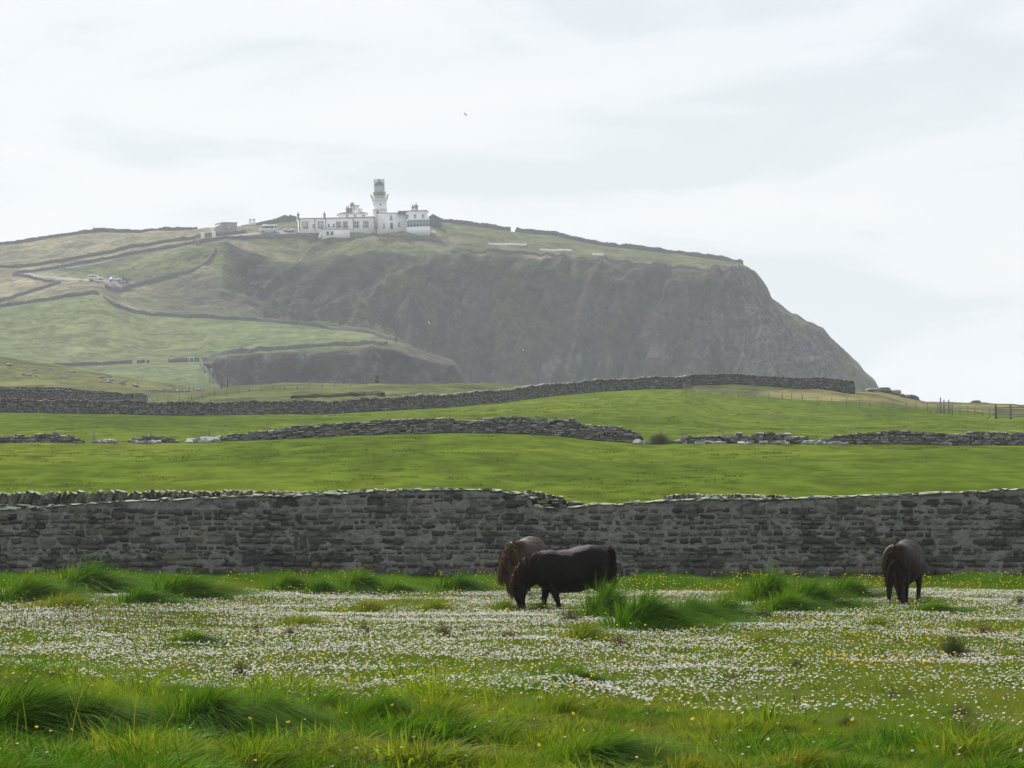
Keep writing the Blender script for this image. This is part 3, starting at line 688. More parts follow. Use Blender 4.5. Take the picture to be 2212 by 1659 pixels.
for y in (232, 246): rb.lathe([(r_(73), z(y) - 0.05), (r_(75.5), z(y) - 0.05), (r_(75.5), z(y) + 0.05), (r_(73), z(y) + 0.05), (r_(73), z(y) - 0.05)], 28)
rb.build('gallery_railing', M_IRON, t)
lg = MB().lathe([(r_(60), z(262)), (r_(61), z(162)), (0, z(162))], 20).build('lantern', M_LGLASS, t, True)
ab = MB()
for i in range(16):
    for s in (1, -1):
        for j in range(4):
            a0 = 2 * math.pi * (i + s * j * 0.5) / 16; a1 = 2 * math.pi * (i + s * (j + 1) * 0.5) / 16; R0 = r_(61.5)
            ab.tube((R0 * math.cos(a0), R0 * math.sin(a0), z(262 - 25 * j)), (R0 * math.cos(a1), R0 * math.sin(a1), z(262 - 25 * (j + 1))), 0.05, n=4)
for y in (262, 228, 195, 163): ab.lathe([(r_(60), z(y) - 0.05), (r_(63), z(y) - 0.05), (r_(63), z(y) + 0.05), (r_(60), z(y) + 0.05)], 24)
ab.build('astragal', M_SASH, lg)
MB().lathe([(r_(64), z(163)), (r_(60), z(150)), (r_(50), z(130)), (r_(36), z(115)), (r_(20), z(108)), (r_(16), z(104)), (r_(16), z(95)), (r_(12), z(86)), (r_(5), z(82)), (0.0, z(80))], 24).build('dome', M_ROOF, t, True)
rb = MB()
for i in range(10):
    a = 2 * math.pi * i / 10; rb.tube((r_(62) * math.cos(a), r_(62) * math.sin(a), z(150)), (r_(62) * math.cos(a), r_(62) * math.sin(a), z(84)), 0.045, n=5)
for y in (86, 104, 121): rb.lathe([(r_(60.5), z(y) - 0.06), (r_(63.5), z(y) - 0.06), (r_(63.5), z(y) + 0.06), (r_(60.5), z(y) + 0.06), (r_(60.5), z(y) - 0.06)], 24)
rb.build('dome_railing', M_IRON, t)
MB().tube((0, -r_(46), z(158)), (0, -r_(14), z(96)), 0.14, n=6).build('dome_ladder', M_STEEL, t)
for s in (-1, 1): MB().tube((s * r_(95), -0.2, z(300)), (s * r_(103), -0.2, z(272)), 0.10, 0.16, 6).lathe([(0, z(272)), (0.25, z(270)), (0.25, z(262)), (0, z(260))], 8, s * r_(103), -0.2).build('floodlight', M_IRON, t)
MB().tube((r_(12), -r_(80.5), z(387)), (r_(12), -r_(84.5), z(387)), 0.36, n=14).build('porthole', M_CONC, t)
# two-storey block A
b = site(1300, 675, 1139.0)
t = tag(empty('white_office_block', b, math.radians(-3)), 'white two-storey flat-fronted block with dark green door right of the lighthouse', 'building')
WA, HA = 340 * MZ, 185 * MZ
MB().box(0, WA, 0, 6, -3, HA).build('wall', M_WHITE, t); MB().box(-0.1, WA, -0.1, 6.1, HA, HA + 0.2).build('roof', M_CONC, t)
window(t, 83 * MZ, 0.55, 0.85, 1.65, blind=True); window(t, 170 * MZ, 3.3, 0.9, 1.5); window(t, 262 * MZ, 0.8, 0.85, 1.5)
MB().box(157 * MZ, 189 * MZ, -0.06, 0.05, 0.0, 2.15).build('door', M_GDOOR, t)
chimney(t, 0.1, 3, HA + 0.1, HA + 0.9, 0.8, 0.8, 1); MB().tube((0.1, -0.12, 0), (0.1, -0.12, HA - 0.3), 0.09).build('drainpipe', M_IRON, t)
# house B with glazed bow
b = site(1640, 690, 1137.0)
t = tag(empty('white_house', b, math.radians(-3)), 'white two-storey house with twin chimneys above a blue-glazed bow front', 'building')
WB, HB = 247 * MZ, 228 * MZ
MB().box(0.02, WB, 0.5, 9, -3, HB).build('wall', M_WHITE, t)
MB().box(-2.6, WB + 0.15, 0.35, 9.15, HB, HB + 0.25).build('roof', M_ROOF, t)
MB().add([(-2.9, 0.4, HB - 0.6), (0, 0.4, HB - 0.6), (0, 8, HB - 0.6), (-2.9, 8, HB - 0.6), (0, 0.4, HB + 0.2), (0, 8, HB + 0.2)], [(0, 1, 2, 3), (0, 3, 5, 4)], [(0, 4, 1), (3, 2, 5)]).build('lean_to_roof', M_ROOF, t)
MB().prism([(60 * MZ, HB + 0.25), (145 * MZ, HB + 0.25), (103 * MZ, HB + 1.1)], 0.3, 0.8).build('pediment', M_WHITE, t)
chimney(t, 79 * MZ, 4, HB + 0.1, HB + 1.9, 0.85, 0.9, 1); chimney(t, 117 * MZ, 4, HB + 0.1, HB + 2.3, 1.1, 0.9, 1)
for x in (12, 108, 203): window(t, x * MZ + 0.1, 4.2, 0.95, 1.5, 0.5)
MB().box(160 * MZ, 160 * MZ + 0.35, 0.4, 0.52, 3.9, 4.25).build('lamp', M_IRON, t)
def bow(z0, z1, r0, name, mat, par, inset=0.0):
    x0, x1 = 15 * MZ, 280 * MZ; n = 14; xs = np.linspace(x0 + inset, x1 - inset, n + 1)
    ys = -2.6 * np.sqrt(np.clip(1 - ((xs - (x0 + x1) / 2 - 0.8) / (5.2)) ** 2, 0.02, 1)) + inset
    v = [(x, y, z_) for z_ in (z0, z1) for x, y in zip(xs, ys)] + [(x, 0.6, z_) for z_ in (z0, z1) for x in xs]
    m = n + 1; q = []
    for j in range(n): q += [(j, j + 1, m + j + 1, m + j), (m + j, m + j + 1, 3 * m + j + 1, 3 * m + j), (2 * m + j, 2 * m + j + 1, j + 1, j)]
    q += [(0, m, 3 * m, 2 * m), (n, 2 * m + n, 3 * m + n, m + n)]
    return MB().add(v, q).build(name, mat, par), xs, ys
bw, _, _ = bow(-2.0, 1.1, 0, 'bow_base', M_WHITE, t)
gl, xs, ys = bow(1.12, 3.2, 0, 'bow_glazing', M_BGLASS, t, 0.12)
bow(3.22, 4.05, 0, 'bow_parapet', M_WHITE, t)
for j in range(0, 15, 2): MB().tube((xs[j], ys[j] - 0.03, 1.12), (xs[j], ys[j] - 0.03, 3.2), 0.06, n=5).build('mullion', M_SASH, gl)
# stone outbuilding
b = site(1900, 620, 1158.0)
t = tag(empty('stone_outbuilding', b, math.radians(-8)), 'small dark stone gabled outbuilding at the right end of the station', 'building')
w = 128 * MZ; h = (620 - 535) * MZ
MB().prism([(0, -2), (w, -2), (w, h), (w / 2, h + 1.0), (0, h)], 0, 6).build('wall', M_DKST, t)
MB().add([(-.15, -.15, h - .05), (w / 2, -.15, h + 1.1), (w / 2, 6.1, h + 1.1), (-.15, 6.1, h - .05), (w + .15, -.15, h - .05), (w + .15, 6.1, h - .05),
          (-.15, -.15, h + .1), (w / 2, -.15, h + 1.25), (w / 2, 6.1, h + 1.25), (-.15, 6.1, h + .1), (w + .15, -.15, h + .1), (w + .15, 6.1, h + .1)],
         [(6, 7, 8, 9), (7, 10, 11, 8), (0, 3, 2, 1), (1, 2, 5, 4), (0, 1, 7, 6), (1, 4, 10, 7), (3, 9, 8, 2), (2, 8, 11, 5), (0, 6, 9, 3), (4, 5, 11, 10)]).build('roof', M_ROOF, t)
MB().box(w / 2 - 0.5, w / 2 + 0.5, -0.06, 0.03, -0.3, 1.9).build('door', M_GDOOR, t)
# panels beside it
b = Vector(LP(936, 1138)[0]); t = tag(empty('information_panel', b, 0.2), 'white sloping panel on posts right of the bow-fronted house', 'panel')
MB().add([(-0.9, 0, 0.7), (0.9, 0, 0.7), (0.9, 0.7, 1.5), (-0.9, 0.7, 1.5), (-0.9, 0.1, 0.6), (0.9, 0.1, 0.6), (0.9, 0.8, 1.4), (-0.9, 0.8, 1.4)], [(0, 1, 2, 3), (7, 6, 5, 4), (0, 4, 5, 1), (1, 5, 6, 2), (2, 6, 7, 3), (3, 7, 4, 0)]).build('board', M_WCAR, t)
for s in (-0.7, 0.7): MB().box(s - 0.06, s + 0.06, 0.35, 0.45, -0.3, 1.0).build('post', M_DWOOD, t)
b = Vector(LP(961, 1140)[0]); t = tag(empty('picnic_bench', b, 0.1), 'grey bench on the grass right of the white sloping panel', 'bench')
MB().box(-1.2, 1.2, -0.4, 0.4, 0.72, 0.8).build('top', M_WOOD, t)
for s in (-0.9, 0.9): MB().box(s - 0.06, s + 0.06, -0.35, 0.35, -0.3, 0.72).build('leg', M_WOOD, t)
for s in (-0.75, 0.75): MB().box(-1.2, 1.2, s - 0.14, s + 0.14, 0.42, 0.47).build('seat', M_WOOD, t)
# concrete shed on the left
b = Vector(PW(470, 506, 1150.0)); t = tag(empty('concrete_shed', b, math.radians(30)), 'grey concrete shed with lean-to on the ridge left of the minibus', 'building')
MB().box(2.4, 7.6, 0, 6.8, -3, 4.1).build('wall', M_CONC, t); MB().box(2.25, 7.75, -0.15, 6.95, 4.1, 4.3).build('roof', M_GREYST, t)
MB().prism([(-0.2, -3), (2.38, -3), (2.38, 3.8), (-0.2, 2.4)], 0.15, 5).build('lean_to', M_CONC, t)
window(t, 4.4, 1.9, 0.9, 1.1); 
for x in (3.2, 5.6): MB().tube((x, -0.1, 1.6), (x, -0.1, 3.2), 0.1, n=6).build('drainpipe', M_IRON, t)
# gate piers by the station entrance
for px, py, lab in ((438, 514, 'shorter white gate pier beside the road, nearer the sign board'), (462, 513, 'taller white gate pier beside the road, nearer the minibus')):
    Y = float(hitY([px], [py], 1050)[0]); t = tag(empty('gate_pier', Vector(LP(px, Y)[0])), lab, 'gate pier', 'white gate piers')
    hh = 1.5 if px < 450 else 1.9
    MB().lathe([(0.62, -0.8), (0.62, hh)], 12).build('shaft', M_WHITE, t, True); MB().lathe([(0.7, hh), (0.74, hh + 0.08), (0.72, hh + 0.2), (0.3, hh + 0.35), (0, hh + 0.36)], 12).build('cap', M_WHITE, t, True)
for px, lab in ((541, 'left of two small white gate posts on the ridge behind the concrete shed'), (549, 'right of two small white gate posts on the ridge behind the concrete shed')):
    t = tag(empty('gate_post', Vector(LP(px, 1176)[0])), lab, 'gate post', 'white posts on the ridge')
    MB().box(-0.45, 0.45, -0.45, 0.45, -0.8, 2.1).build('shaft', M_WHITE, t); MB().add([(-.55, -.55, 2.1), (.55, -.55, 2.1), (.55, .55, 2.1), (-.55, .55, 2.1), (0, 0, 2.5)], [(3, 2, 1, 0)], [(0, 1, 4), (1, 2, 4), (2, 3, 4), (3, 0, 4)]).build('cap', M_GREYST, t)
# notice board and sign
Y = float(hitY([425], [528], 1050)[0]); t = tag(empty('notice_board', Vector(LP(425, Y)[0]), 0.3), 'slatted timber notice board below the white gate piers', 'notice board')
for j in range(4): MB().box(-1.2, 1.2, -0.05, 0.05, 0.35 + j * 0.35, 0.62 + j * 0.35).build('slat', M_WOOD, t)
for s in (-1.2, 1.2): MB().box(s - 0.07, s + 0.07, -0.07, 0.07, -0.4, 1.85).build('post', M_DWOOD, t)
Y = float(hitY([195], [607], 950)[0]); t = tag(empty('road_sign', Vector(LP(174, Y)[0]), 0.0), 'small yellow roadside sign left of the white pickup', 'sign')
MB().box(-0.75, 0.75, -0.03, 0.03, 0.5, 1.0).build('plate', plain('yellow sign face', (0.75, 0.55, 0.12), 0.5, 0.3), t); MB().box(-0.05, 0.05, 0.035, 0.10, -0.3, 0.95).build('post', M_STEEL, t)
# ruined hut on the skyline
t = tag(empty('stone_hut', Vector(LP(202, 1186)[0])), 'low ruined stone hut with a mast on the left skyline', 'hut')
MB().box(0, 4.4, 0, 2.5, -1, 1.7).build('wall', M_DKST, t); MB().box(4.42, 8, 0.2, 1.2, -1, 0.8).build('low_wall', M_DKST, t)
MB().box(-0.1, 4.5, -0.1, 2.6, 1.7, 1.9).build('roof', M_CONC, t); MB().tube((0.1, 0, -0.5), (0.1, -0.15, 3.0), 0.06, n=6).build('mast', M_IRON, t)
# white strips on the headland grass
k_w = plain('white painted boards', (0.85, 0.85, 0.84), 0.6, 0.2, var=0.05)
for (x0, y0, x1, y1), lab in (((1053, 528, 1135, 529), 'longest white strip lying on the headland grass'), ((1165, 540.5, 1234, 541.5), 'middle white strip lying on the headland grass'), ((1278, 550, 1302, 551), 'shortest white strip lying on the headland grass, farthest right')):
    px = np.linspace(x0, x1, 24); Y = hitY(px, np.linspace(y0, y1, 24), 1112); Y = np.polyval(np.polyfit(px, Y, 1), px)
    tag(link('white_strip', wall_world(LP(px, Y), 0.45, 'white_strip', 1.0, sink=0.3, seed=int(x0)), k_w), lab, 'strip', 'white strips on the headland')

# vehicles
def vehicle(name, loc, rz, L_, W_, H_, prof, glass, paint, label, wheels=(0.18, 0.8), r=0.35, group='vehicles parked at the lighthouse'):
    t = tag(empty(name, loc, rz), label, 'minibus' if name == 'minibus' else 'car', group)
    n = len(prof); V = []
    for s, inset in ((-1, 0), (1, 0)):
        for x, z_ in prof:
            w = W_ / 2 * (1.0 if z_ < 0.55 * H_ else 1.0 - 0.20 * (z_ - 0.55 * H_) / (0.45 * H_)); V.append((x * L_, s * w, z_ if z_ > 0.3 else 0.3))
    q = [(j, (j + 1) % n, n + (j + 1) % n, n + j) for j in range(n)]
    cx = np.mean([p[0] for p in prof]) * L_; V += [(cx, -W_ / 2, 0.55 * H_), (cx, W_ / 2, 0.55 * H_)]
    tr = [(2 * n, (j + 1) % n, j) for j in range(n)] + [(2 * n + 1, n + j, n + (j + 1) % n) for j in range(n)]
    MB().add(V, q, tr).build('body', paint, t)
    for poly in glass:
        for s in (-1, 1):
            m = len(poly); v = []
            for d in (0.01, 0.035):
                for x, z_ in poly: v.append((x * L_, s * (W_ / 2 * (1 - 0.20 * max(0, z_ - 0.55 * H_) / (0.45 * H_)) + d), z_))
            qs = [(j, (j + 1) % m, m + (j + 1) % m, m + j) for j in range(m)] + ([(0, 1, 2, 3), (7, 6, 5, 4)] if m == 4 else [])
            MB().add(v, qs).build('window', M_GLASS, t)
    for x in wheels:
        for s in (-1, 1):
            w = MB().tube((x * L_, s * (W_ / 2 - 0.16), r), (x * L_, s * (W_ / 2 + 0.04), r), r, n=16).build('wheel', M_RUBBER, t)
            MB().tube((x * L_, s * (W_ / 2 + 0.03), r), (x * L_, s * (W_ / 2 + 0.06), r), r * 0.55, n=12).build('rim', M_STEEL, w)
    for s in (-1, 1):
        MB().box(L_ * 0.985, L_ * 1.004, s * W_ * 0.38 - 0.16, s * W_ * 0.38 + 0.16, 0.62, 0.82).build('headlight', M_LGLASS, t)
        MB().box(-0.012 * L_, 0.012 * L_, s * W_ * 0.42 - 0.09, s * W_ * 0.42 + 0.09, 0.75, 1.0).build('tail_light', M_RED, t)
    return t
SUVP = [(0.0, 0.35), (0.0, 0.95), (0.02, 1.05), (0.035, 1.75), (0.42, 1.82), (0.55, 1.72), (0.70, 1.12), (0.95, 1.0), (1.0, 0.85), (1.0, 0.35)]
SUVG = [[(0.05, 1.1), (0.20, 1.1), (0.20, 1.62), (0.06, 1.62)], [(0.22, 1.1), (0.42, 1.1), (0.42, 1.66), (0.22, 1.64)], [(0.44, 1.1), (0.66, 1.1), (0.56, 1.62), (0.44, 1.66)]]
CARP = [(0.0, 0.4), (0.0, 0.9), (0.06, 1.0), (0.20, 1.42), (0.45, 1.48), (0.56, 1.40), (0.72, 0.98), (0.96, 0.85), (1.0, 0.7), (1.0, 0.35)]
CARG = [[(0.16, 0.98), (0.38, 0.98), (0.38, 1.38), (0.23, 1.34)], [(0.40, 0.98), (0.66, 0.98), (0.55, 1.34), (0.40, 1.38)]]
BUSP = [(0.0, 0.4), (0.0, 1.2), (0.01, 2.5), (0.05, 2.65), (0.55, 2.65), (0.60, 2.85), (0.78, 2.85), (0.82, 2.55), (0.92, 1.35), (0.99, 1.15), (1.0, 0.9), (1.0, 0.4)]
BUSG = [[(0.03, 1.45), (0.16, 1.45), (0.16, 2.25), (0.03, 2.25)], [(0.19, 1.4), (0.44, 1.4), (0.44, 2.25), (0.19, 2.25)], [(0.45, 1.4), (0.72, 1.4), (0.72, 2.25), (0.45, 2.25)], [(0.74, 1.4), (0.88, 1.4), (0.82, 2.1), (0.74, 2.2)]]
def park(px, py, y0): return Vector(LP(px, float(hitY([px], [py], y0)[0]), 0.12)[0])
vehicle('minibus', park(600, 502.5, 1050), math.radians(186), 6.6, 2.1, 2.8, BUSP, BUSG, M_WCAR, 'white minibus with dark side windows parked left of the long white block')
vehicle('parked_car', park(610, 501.5, 1050) + Vector((0.3, 0.3, 0)), math.radians(8), 4.0, 1.8, 1.5, CARP, CARG, M_WCAR, 'white car parked between the minibus and the long white block')
vehicle('parked_pickup', park(191, 607.5, 950), math.radians(-6), 5.0, 1.85, 1.82, SUVP, SUVG, M_WCAR, 'white covered pickup parked beside the lower road')
vehicle('parked_car', park(236, 608.5, 950), math.radians(24), 4.1, 1.8, 1.5, CARP, CARG, M_WCAR, 'white car behind the dark car by the lower road')
vehicle('parked_car', park(252, 609.0, 950), math.radians(8), 4.2, 1.8, 1.5, CARP, CARG, M_BCAR, 'dark car with pale bonnet end, rightmost beside the lower road')

# gulls
def gull(px, py, Y, span, bank, rz, lab):
    t = tag(empty('gull', Vector(PW(px, py, Y)), rz), lab, 'gull', 'flying gulls')
    mb = MB().lathe([(0.0, -0.22), (0.035, -0.16), (0.06, 0.0), (0.045, 0.14), (0.02, 0.2), (0.0, 0.23)], 10)
    me = mb.mesh('body', True); me.transform(Matrix.Rotation(math.pi / 2, 4, 'Y')); link('body', me, M_WCAR, t)
    for s in (-1, 1):
        h = span / 2; z1, z2 = 0.10 + bank * s * 0.3, 0.02 + bank * s * 0.7
        v = [(0.07, s * 0.03, 0.03), (-0.08, s * 0.03, 0.03), (0.11, s * h * 0.45, z1), (-0.05, s * h * 0.45, z1), (-0.05, s * h, z2), (-0.09, s * h * 0.98, z2)]
        v += [(x, y, z_ - 0.012) for x, y, z_ in v]
        MB().add(v, [(0, 1, 3, 2), (2, 3, 5, 4), (6, 8, 9, 7), (8, 10, 11, 9), (0, 2, 8, 6), (2, 4, 10, 8), (1, 7, 9, 3), (3, 9, 11, 5), (4, 5, 11, 10)]).build('wing', M_GREYST if px < 1100 and py < 300 else M_WCAR, t)
gull(1005, 247, 420, 0.9, 0.4, 0.5, 'small dark gull high in the sky above the lighthouse')
gull(1691, 601, 700, 0.9, 0.6, 1.2, 'small gull against the sky right of the headland brow')
gull(927, 697, 880, 1.3, 0.7, 0.4, 'white gull gliding in front of the dark gully slope')
gull(1130, 756, 900, 1.0, 0.3, 0.2, 'tiny white gull low in front of the brown headland slope')
# ------------------------------------------------------------------ drystone walls of the middle distance, fences
def stone_mesh(name, seed, sub=2, rnd=0.55, jit=0.10):
    """a unit rubble stone: 1 wide (x), 1 deep (y), 1 high (z)"""
    r = random.Random(seed); bm = bmesh.new(); bmesh.ops.create_cube(bm, size=1.0)
    if sub: bmesh.ops.subdivide_edges(bm, edges=bm.edges[:], cuts=1, use_grid_fill=True)
    ph = [r.uniform(0, 6.28) for _ in range(6)]
    for v in bm.verts:
        c = v.co; n = max(abs(c.x), abs(c.y), abs(c.z)); l = (c.x ** 4 + c.y ** 4 + c.z ** 4) ** 0.25
        f = (1 - rnd) + rnd * (0.5 / l) * 1.02 if l > 0 else 1
        v.co = c * f + Vector([r.uniform(-jit, jit) for _ in range(3)])
    bmesh.ops.recalc_face_normals(bm, faces=bm.faces)
    bmesh.ops.triangulate(bm, faces=bm.faces)
    me = bpy.data.meshes.new(name); bm.to_mesh(me); bm.free(); return me
def arrays(me):
    v = np.zeros(len(me.vertices) * 3, np.float32); me.vertices.foreach_get('co', v)
    t = np.zeros(len(me.polygons) * 3, np.int32); me.polygons.foreach_get('vertices', t)
    return v.reshape(-1, 3), t.reshape(-1, 3)
STONES = [stone_mesh('rubble_stone', 100 + i) for i in range(14)]
COARSE = [stone_mesh('coarse_stone', 200 + i, 0, 0.0, 0.12) for i in range(10)]
STONE_ARR = [arrays(m) for m in STONES]; COARSE_ARR = [arrays(m) for m in COARSE]
for m in COARSE: bpy.data.meshes.remove(m)
def join_stones(name, mats, kinds, arrs):
    V, T, n = [], [], 0
    for M, k in zip(mats, kinds):
        v, t = arrs[k % len(arrs)]; M = np.array(M)
        V.append(v @ M[:3, :3].T + M[:3, 3]); T.append(t + n); n += len(v)
    return mesh_np(name, np.concatenate(V), None, np.concatenate(T), smooth=False)
def mat_drystone(name, dark, mid, pale, lich=0.35, lichen=(0.30, 0.30, 0.25), scale=6.0):
    k = NT(name); r = k.rand()
    base = k.ramp(r, [(0.0, dark), (0.45, mid), (0.85, tuple((m + p) / 2 for m, p in zip(mid, pale))), (1.0, pale)])
    n = k.noise(scale, 5, 0.7, k.pos())
    c = k.mixc(k.smooth(n, 0.3, 0.75), k.hsv(base, 0.5, 1.0, 0.7), k.hsv(base, 0.5, 0.95, 1.3))
    g = k.n('ShaderNodeNewGeometry'); sp = k.n('ShaderNodeSeparateXYZ'); k.l(g.outputs['Normal'], sp.inputs['Vector'])
    up = k.smooth(k.math('ADD', sp.outputs['Z'], k.math('MULTIPLY', k.math('SUBTRACT', k.noise(scale * 2.2, 4, 0.7, k.pos()), 0.5), 1.6)), 0.35, 0.85)
    c = k.mixc(k.math('MULTIPLY', up, lich), c, lichen)
    return k.princ(c, 0.95, 0.06, k.bump(k.noise(scale * 4, 4, 0.7, k.pos()), 0.7, 0.02))
M_DRY = mat_drystone('dry grey flagstone', (0.058, 0.056, 0.050), (0.125, 0.120, 0.106), (0.27, 0.26, 0.24), 0.8, (0.36, 0.36, 0.29))
M_DRYFAR = mat_drystone('dry dark flagstone', (0.040, 0.040, 0.037), (0.085, 0.083, 0.075), (0.20, 0.195, 0.18), 0.95, (0.38, 0.40, 0.28), 2.0)
M_CORE = plain('dark wall core', (0.022, 0.021, 0.019), 1.0, 0.0)
M_PALE = mat_drystone('pale weathered rock', (0.16, 0.155, 0.145), (0.27, 0.265, 0.25), (0.42, 0.415, 0.40), 0.4, (0.42, 0.42, 0.37))

def drystone(px, Y, hfun, course, width, seed, depth=0.32, messy=0.5, cope=0.0):
    """stones of a dry wall standing on the land; transforms in world space. px,Y: the line; hfun(px) -> height"""
    r = np.random.default_rng(seed); P = LP(px, Y); s = np.r_[0, np.cumsum(np.linalg.norm(np.diff(P, axis=0), axis=1))]
    out = []
    H = np.array([hfun(x) for x in px]); z = 0.0; top = H.max()
    while z < top:
        ch = r.uniform(*course); u = -r.uniform(0, width[1])
        while u < s[-1]:
            w = r.uniform(*width) * (0.7 if r.random() < 0.25 else 1.0); uc = u + w / 2; u += w * r.uniform(0.92, 1.04)
            if not (0 < uc < s[-1]): continue
            h = np.interp(uc, s, H)
            if z + ch * 0.5 > h + r.normal(0, 0.05): continue
            base = np.array([np.interp(uc, s, P[:, i]) for i in range(3)])
            d = np.array([np.interp(uc + 0.5, s, P[:, i]) for i in range(3)]) - np.array([np.interp(uc - 0.5, s, P[:, i]) for i in range(3)])
            az = math.atan2(d[1], d[0]); tilt = math.atan2(d[2], math.hypot(d[0], d[1])) + r.normal(0, 0.06 * messy * 2)
            hh = ch * r.uniform(0.85, 1.12)
            nrm = np.array([math.sin(az), -math.cos(az), 0.0])
            batter = 0.10 * (1 - z / max(top, 0.3))
            loc = base + nrm * (batter + r.normal(0, 0.03 * (1 + messy))) + np.array([0, 0, z + ch / 2])
            M = Matrix.Translation(loc) @ Matrix.Rotation(az + r.normal(0, 0.12 * messy), 4, 'Z') @ Matrix.Rotation(-tilt, 4, 'Y') @ Matrix.Rotation(r.normal(0, 0.15 * messy), 4, 'X') @ Matrix.Diagonal((w, depth * r.uniform(0.8, 1.3), hh, 1))
            out.append((M, w * hh))
        z += ch * 0.97
    if cope:
        u = 0.0
        while u < s[-1]:
            w = r.uniform(0.12, 0.30); h = np.interp(u, s, H); base = np.array([np.interp(u, s, P[:, i]) for i in range(3)]); hh = r.uniform(0.6, 1.25) * cope
            d = np.array([np.interp(u + 0.5, s, P[:, i]) for i in range(3)]) - base; az = math.atan2(d[1], d[0])
            out.append((Matrix.Translation(base + np.array([0, 0, h + hh * 0.35])) @ Matrix.Rotation(az, 4, 'Z') @ Matrix.Rotation(r.normal(0.12, 0.22), 4, 'Y') @ Matrix.Diagonal((w, depth * 1.5, hh, 1)), 0)); u += w * r.uniform(0.9, 1.15)
    return out
def stone_wall(name, px, Y, hfun, course, width, seed, label, group, keep=300, depth=0.32, messy=0.5, mat=None, cope=0.0, coarse=False, core=True, cat='stone wall'):
    mat = mat or M_DRY; px = np.asarray(px, float); Y = np.broadcast_to(np.asarray(Y, float), px.shape)
    st = drystone(px, Y, hfun, course, width, seed, depth, messy, cope)
    t = tag(empty(name, Vector(LP(px[len(px) // 2], Y[len(px) // 2])[0])), label, cat, group, 'thing')
    inv = Matrix.Translation(-t.location)
    if core:
        P = LP(px, Y); tg = np.gradient(P, axis=0); nn = np.stack([tg[:, 1], -tg[:, 0], 0 * tg[:, 0]], -1); nn /= np.linalg.norm(nn, axis=1)[:, None]
        H = np.array([max(0.0, hfun(x) - 0.07) for x in px])
        me = wall_world(P - nn * depth * 0.5, H, 'core', depth * 1.5, sink=0.4, seed=seed, lumpy=0.3); me.transform(inv); link('core', me, M_CORE, t)
    order = sorted(range(len(st)), key=lambda i: -st[i][1]); big = set(order[:keep]); r = random.Random(seed)
    rest = []
    for i, (M, ar) in enumerate(st):
        if i in big: link('stone', STONES[r.randrange(len(STONES))], mat, t, inv @ M)
        else: rest.append(inv @ M)
    if rest:
        me = join_stones('small_stones', rest, [r.randrange(99) for _ in rest], COARSE_ARR if coarse else STONE_ARR)
        tag(link('small_stones' if keep else 'stones', me, mat, t), kind='stuff')
    return t
for m in STONES: m.materials.append(None)          # material comes from each object
_link0 = link
def link(name, data, mat=None, parent=None, matrix=None):
    o = _link0(name, data, mat, parent, matrix)
    if data is not None and mat is not None and data.materials and data.materials[0] is None:
        o.material_slots[0].link = 'OBJECT'; o.material_slots[0].material = mat
    return o

px2m = 190.0 / F
def prof(tops):
    t = np.array(tops, float)
    def f(x):
        base = ip(x, LINES[2][2]); return max(0.0, (base - np.interp(x, t[:, 0], t[:, 1])) * px2m)
    return f
G2 = 'broken drystone wall across the pasture'
stone_wall('drystone_wall', np.arange(-70, 183, 4.0), 190, prof([(-70, 938), (0, 941), (60, 943), (90, 938), (130, 941), (150, 945), (183, 954)]), (0.10, 0.20), (0.25, 0.6), 11, 'short tumbled stretch of grey wall at the far left of the middle pasture', G2, 200)
stone_wall('drystone_wall', np.arange(278, 1394, 4.0), 190, prof([(278, 956), (295, 951), (330, 945), (345, 944), (365, 950), (395, 955), (430, 951), (470, 948), (500, 939), (560, 931), (620, 925), (700, 918), (830, 915), (850, 911), (900, 908), (1000, 911), (1060, 909), (1130, 906), (1170, 908), (1195, 913), (1212, 908), (1240, 911), (1270, 925), (1290, 921), (1315, 922), (1345, 928), (1380, 938), (1394, 950)]),
           (0.09, 0.17), (0.28, 0.62), 12, 'long broken grey drystone wall humping across the middle of the pasture', G2, 300)
stone_wall('drystone_wall', np.arange(1452, 1765, 4.0), 190, prof([(1452, 951), (1500, 946), (1560, 943), (1640, 942), (1700, 942), (1722, 944), (1740, 950), (1765, 958)]), (0.12, 0.24), (0.28, 0.6), 13, 'low collapsed stretch of grey wall right of the dark rush clump', G2, 160, messy=1.1)
stone_wall('drystone_wall', np.arange(1772, 2290, 4.0), 190, prof([(1772, 958), (1800, 947), (1850, 938), (1900, 935), (2000, 935), (2060, 937), (2100, 934), (2140, 933), (2212, 935), (2290, 935)]), (0.11, 0.20), (0.3, 0.7), 14, 'taller stretch of grey wall at the right edge of the pasture', G2, 260)
def rubble(px0, px1, n, seed, label, size=(0.2, 0.5), Y=189.2):
    r = np.random.default_rng(seed); t = tag(empty('stone_heap', Vector(LP((px0 + px1) / 2, Y)[0])), label, 'stone heap', 'tumbled stone by the broken wall')
    for i in range(n):
        x = r.uniform(px0, px1); y = Y + r.normal(0, 0.5); w = r.uniform(*size)
        M = Matrix.Translation(Vector(LP(x, y)[0]) + Vector((0, 0, w * 0.16)) - t.location) @ Matrix.Rotation(r.uniform(0, 6.28), 4, 'Z') @ Matrix.Rotation(r.normal(0, 0.35), 4, 'X') @ Matrix.Diagonal((w, w * 0.7, w * 0.42, 1))
        link('stone', STONES[int(r.integers(14))], M_PALE, t, M)
rubble(204, 250, 24, 41, 'low heap of pale stones in the gap of the broken wall at left')
rubble(285, 345, 18, 42, 'pale fallen stones at the left end of the long broken wall', Y=188.8)
rubble(400, 470, 22, 43, 'pale fallen slabs in the dip of the long broken wall', (0.3, 0.7), 188.8)
rubble(1730, 1830, 34, 44, 'pale stones spilled in the gap left of the right-hand wall', Y=188.6)
rubble(1480, 1720, 22, 45, 'pale stones strewn along the foot of the collapsed wall', Y=188.4)
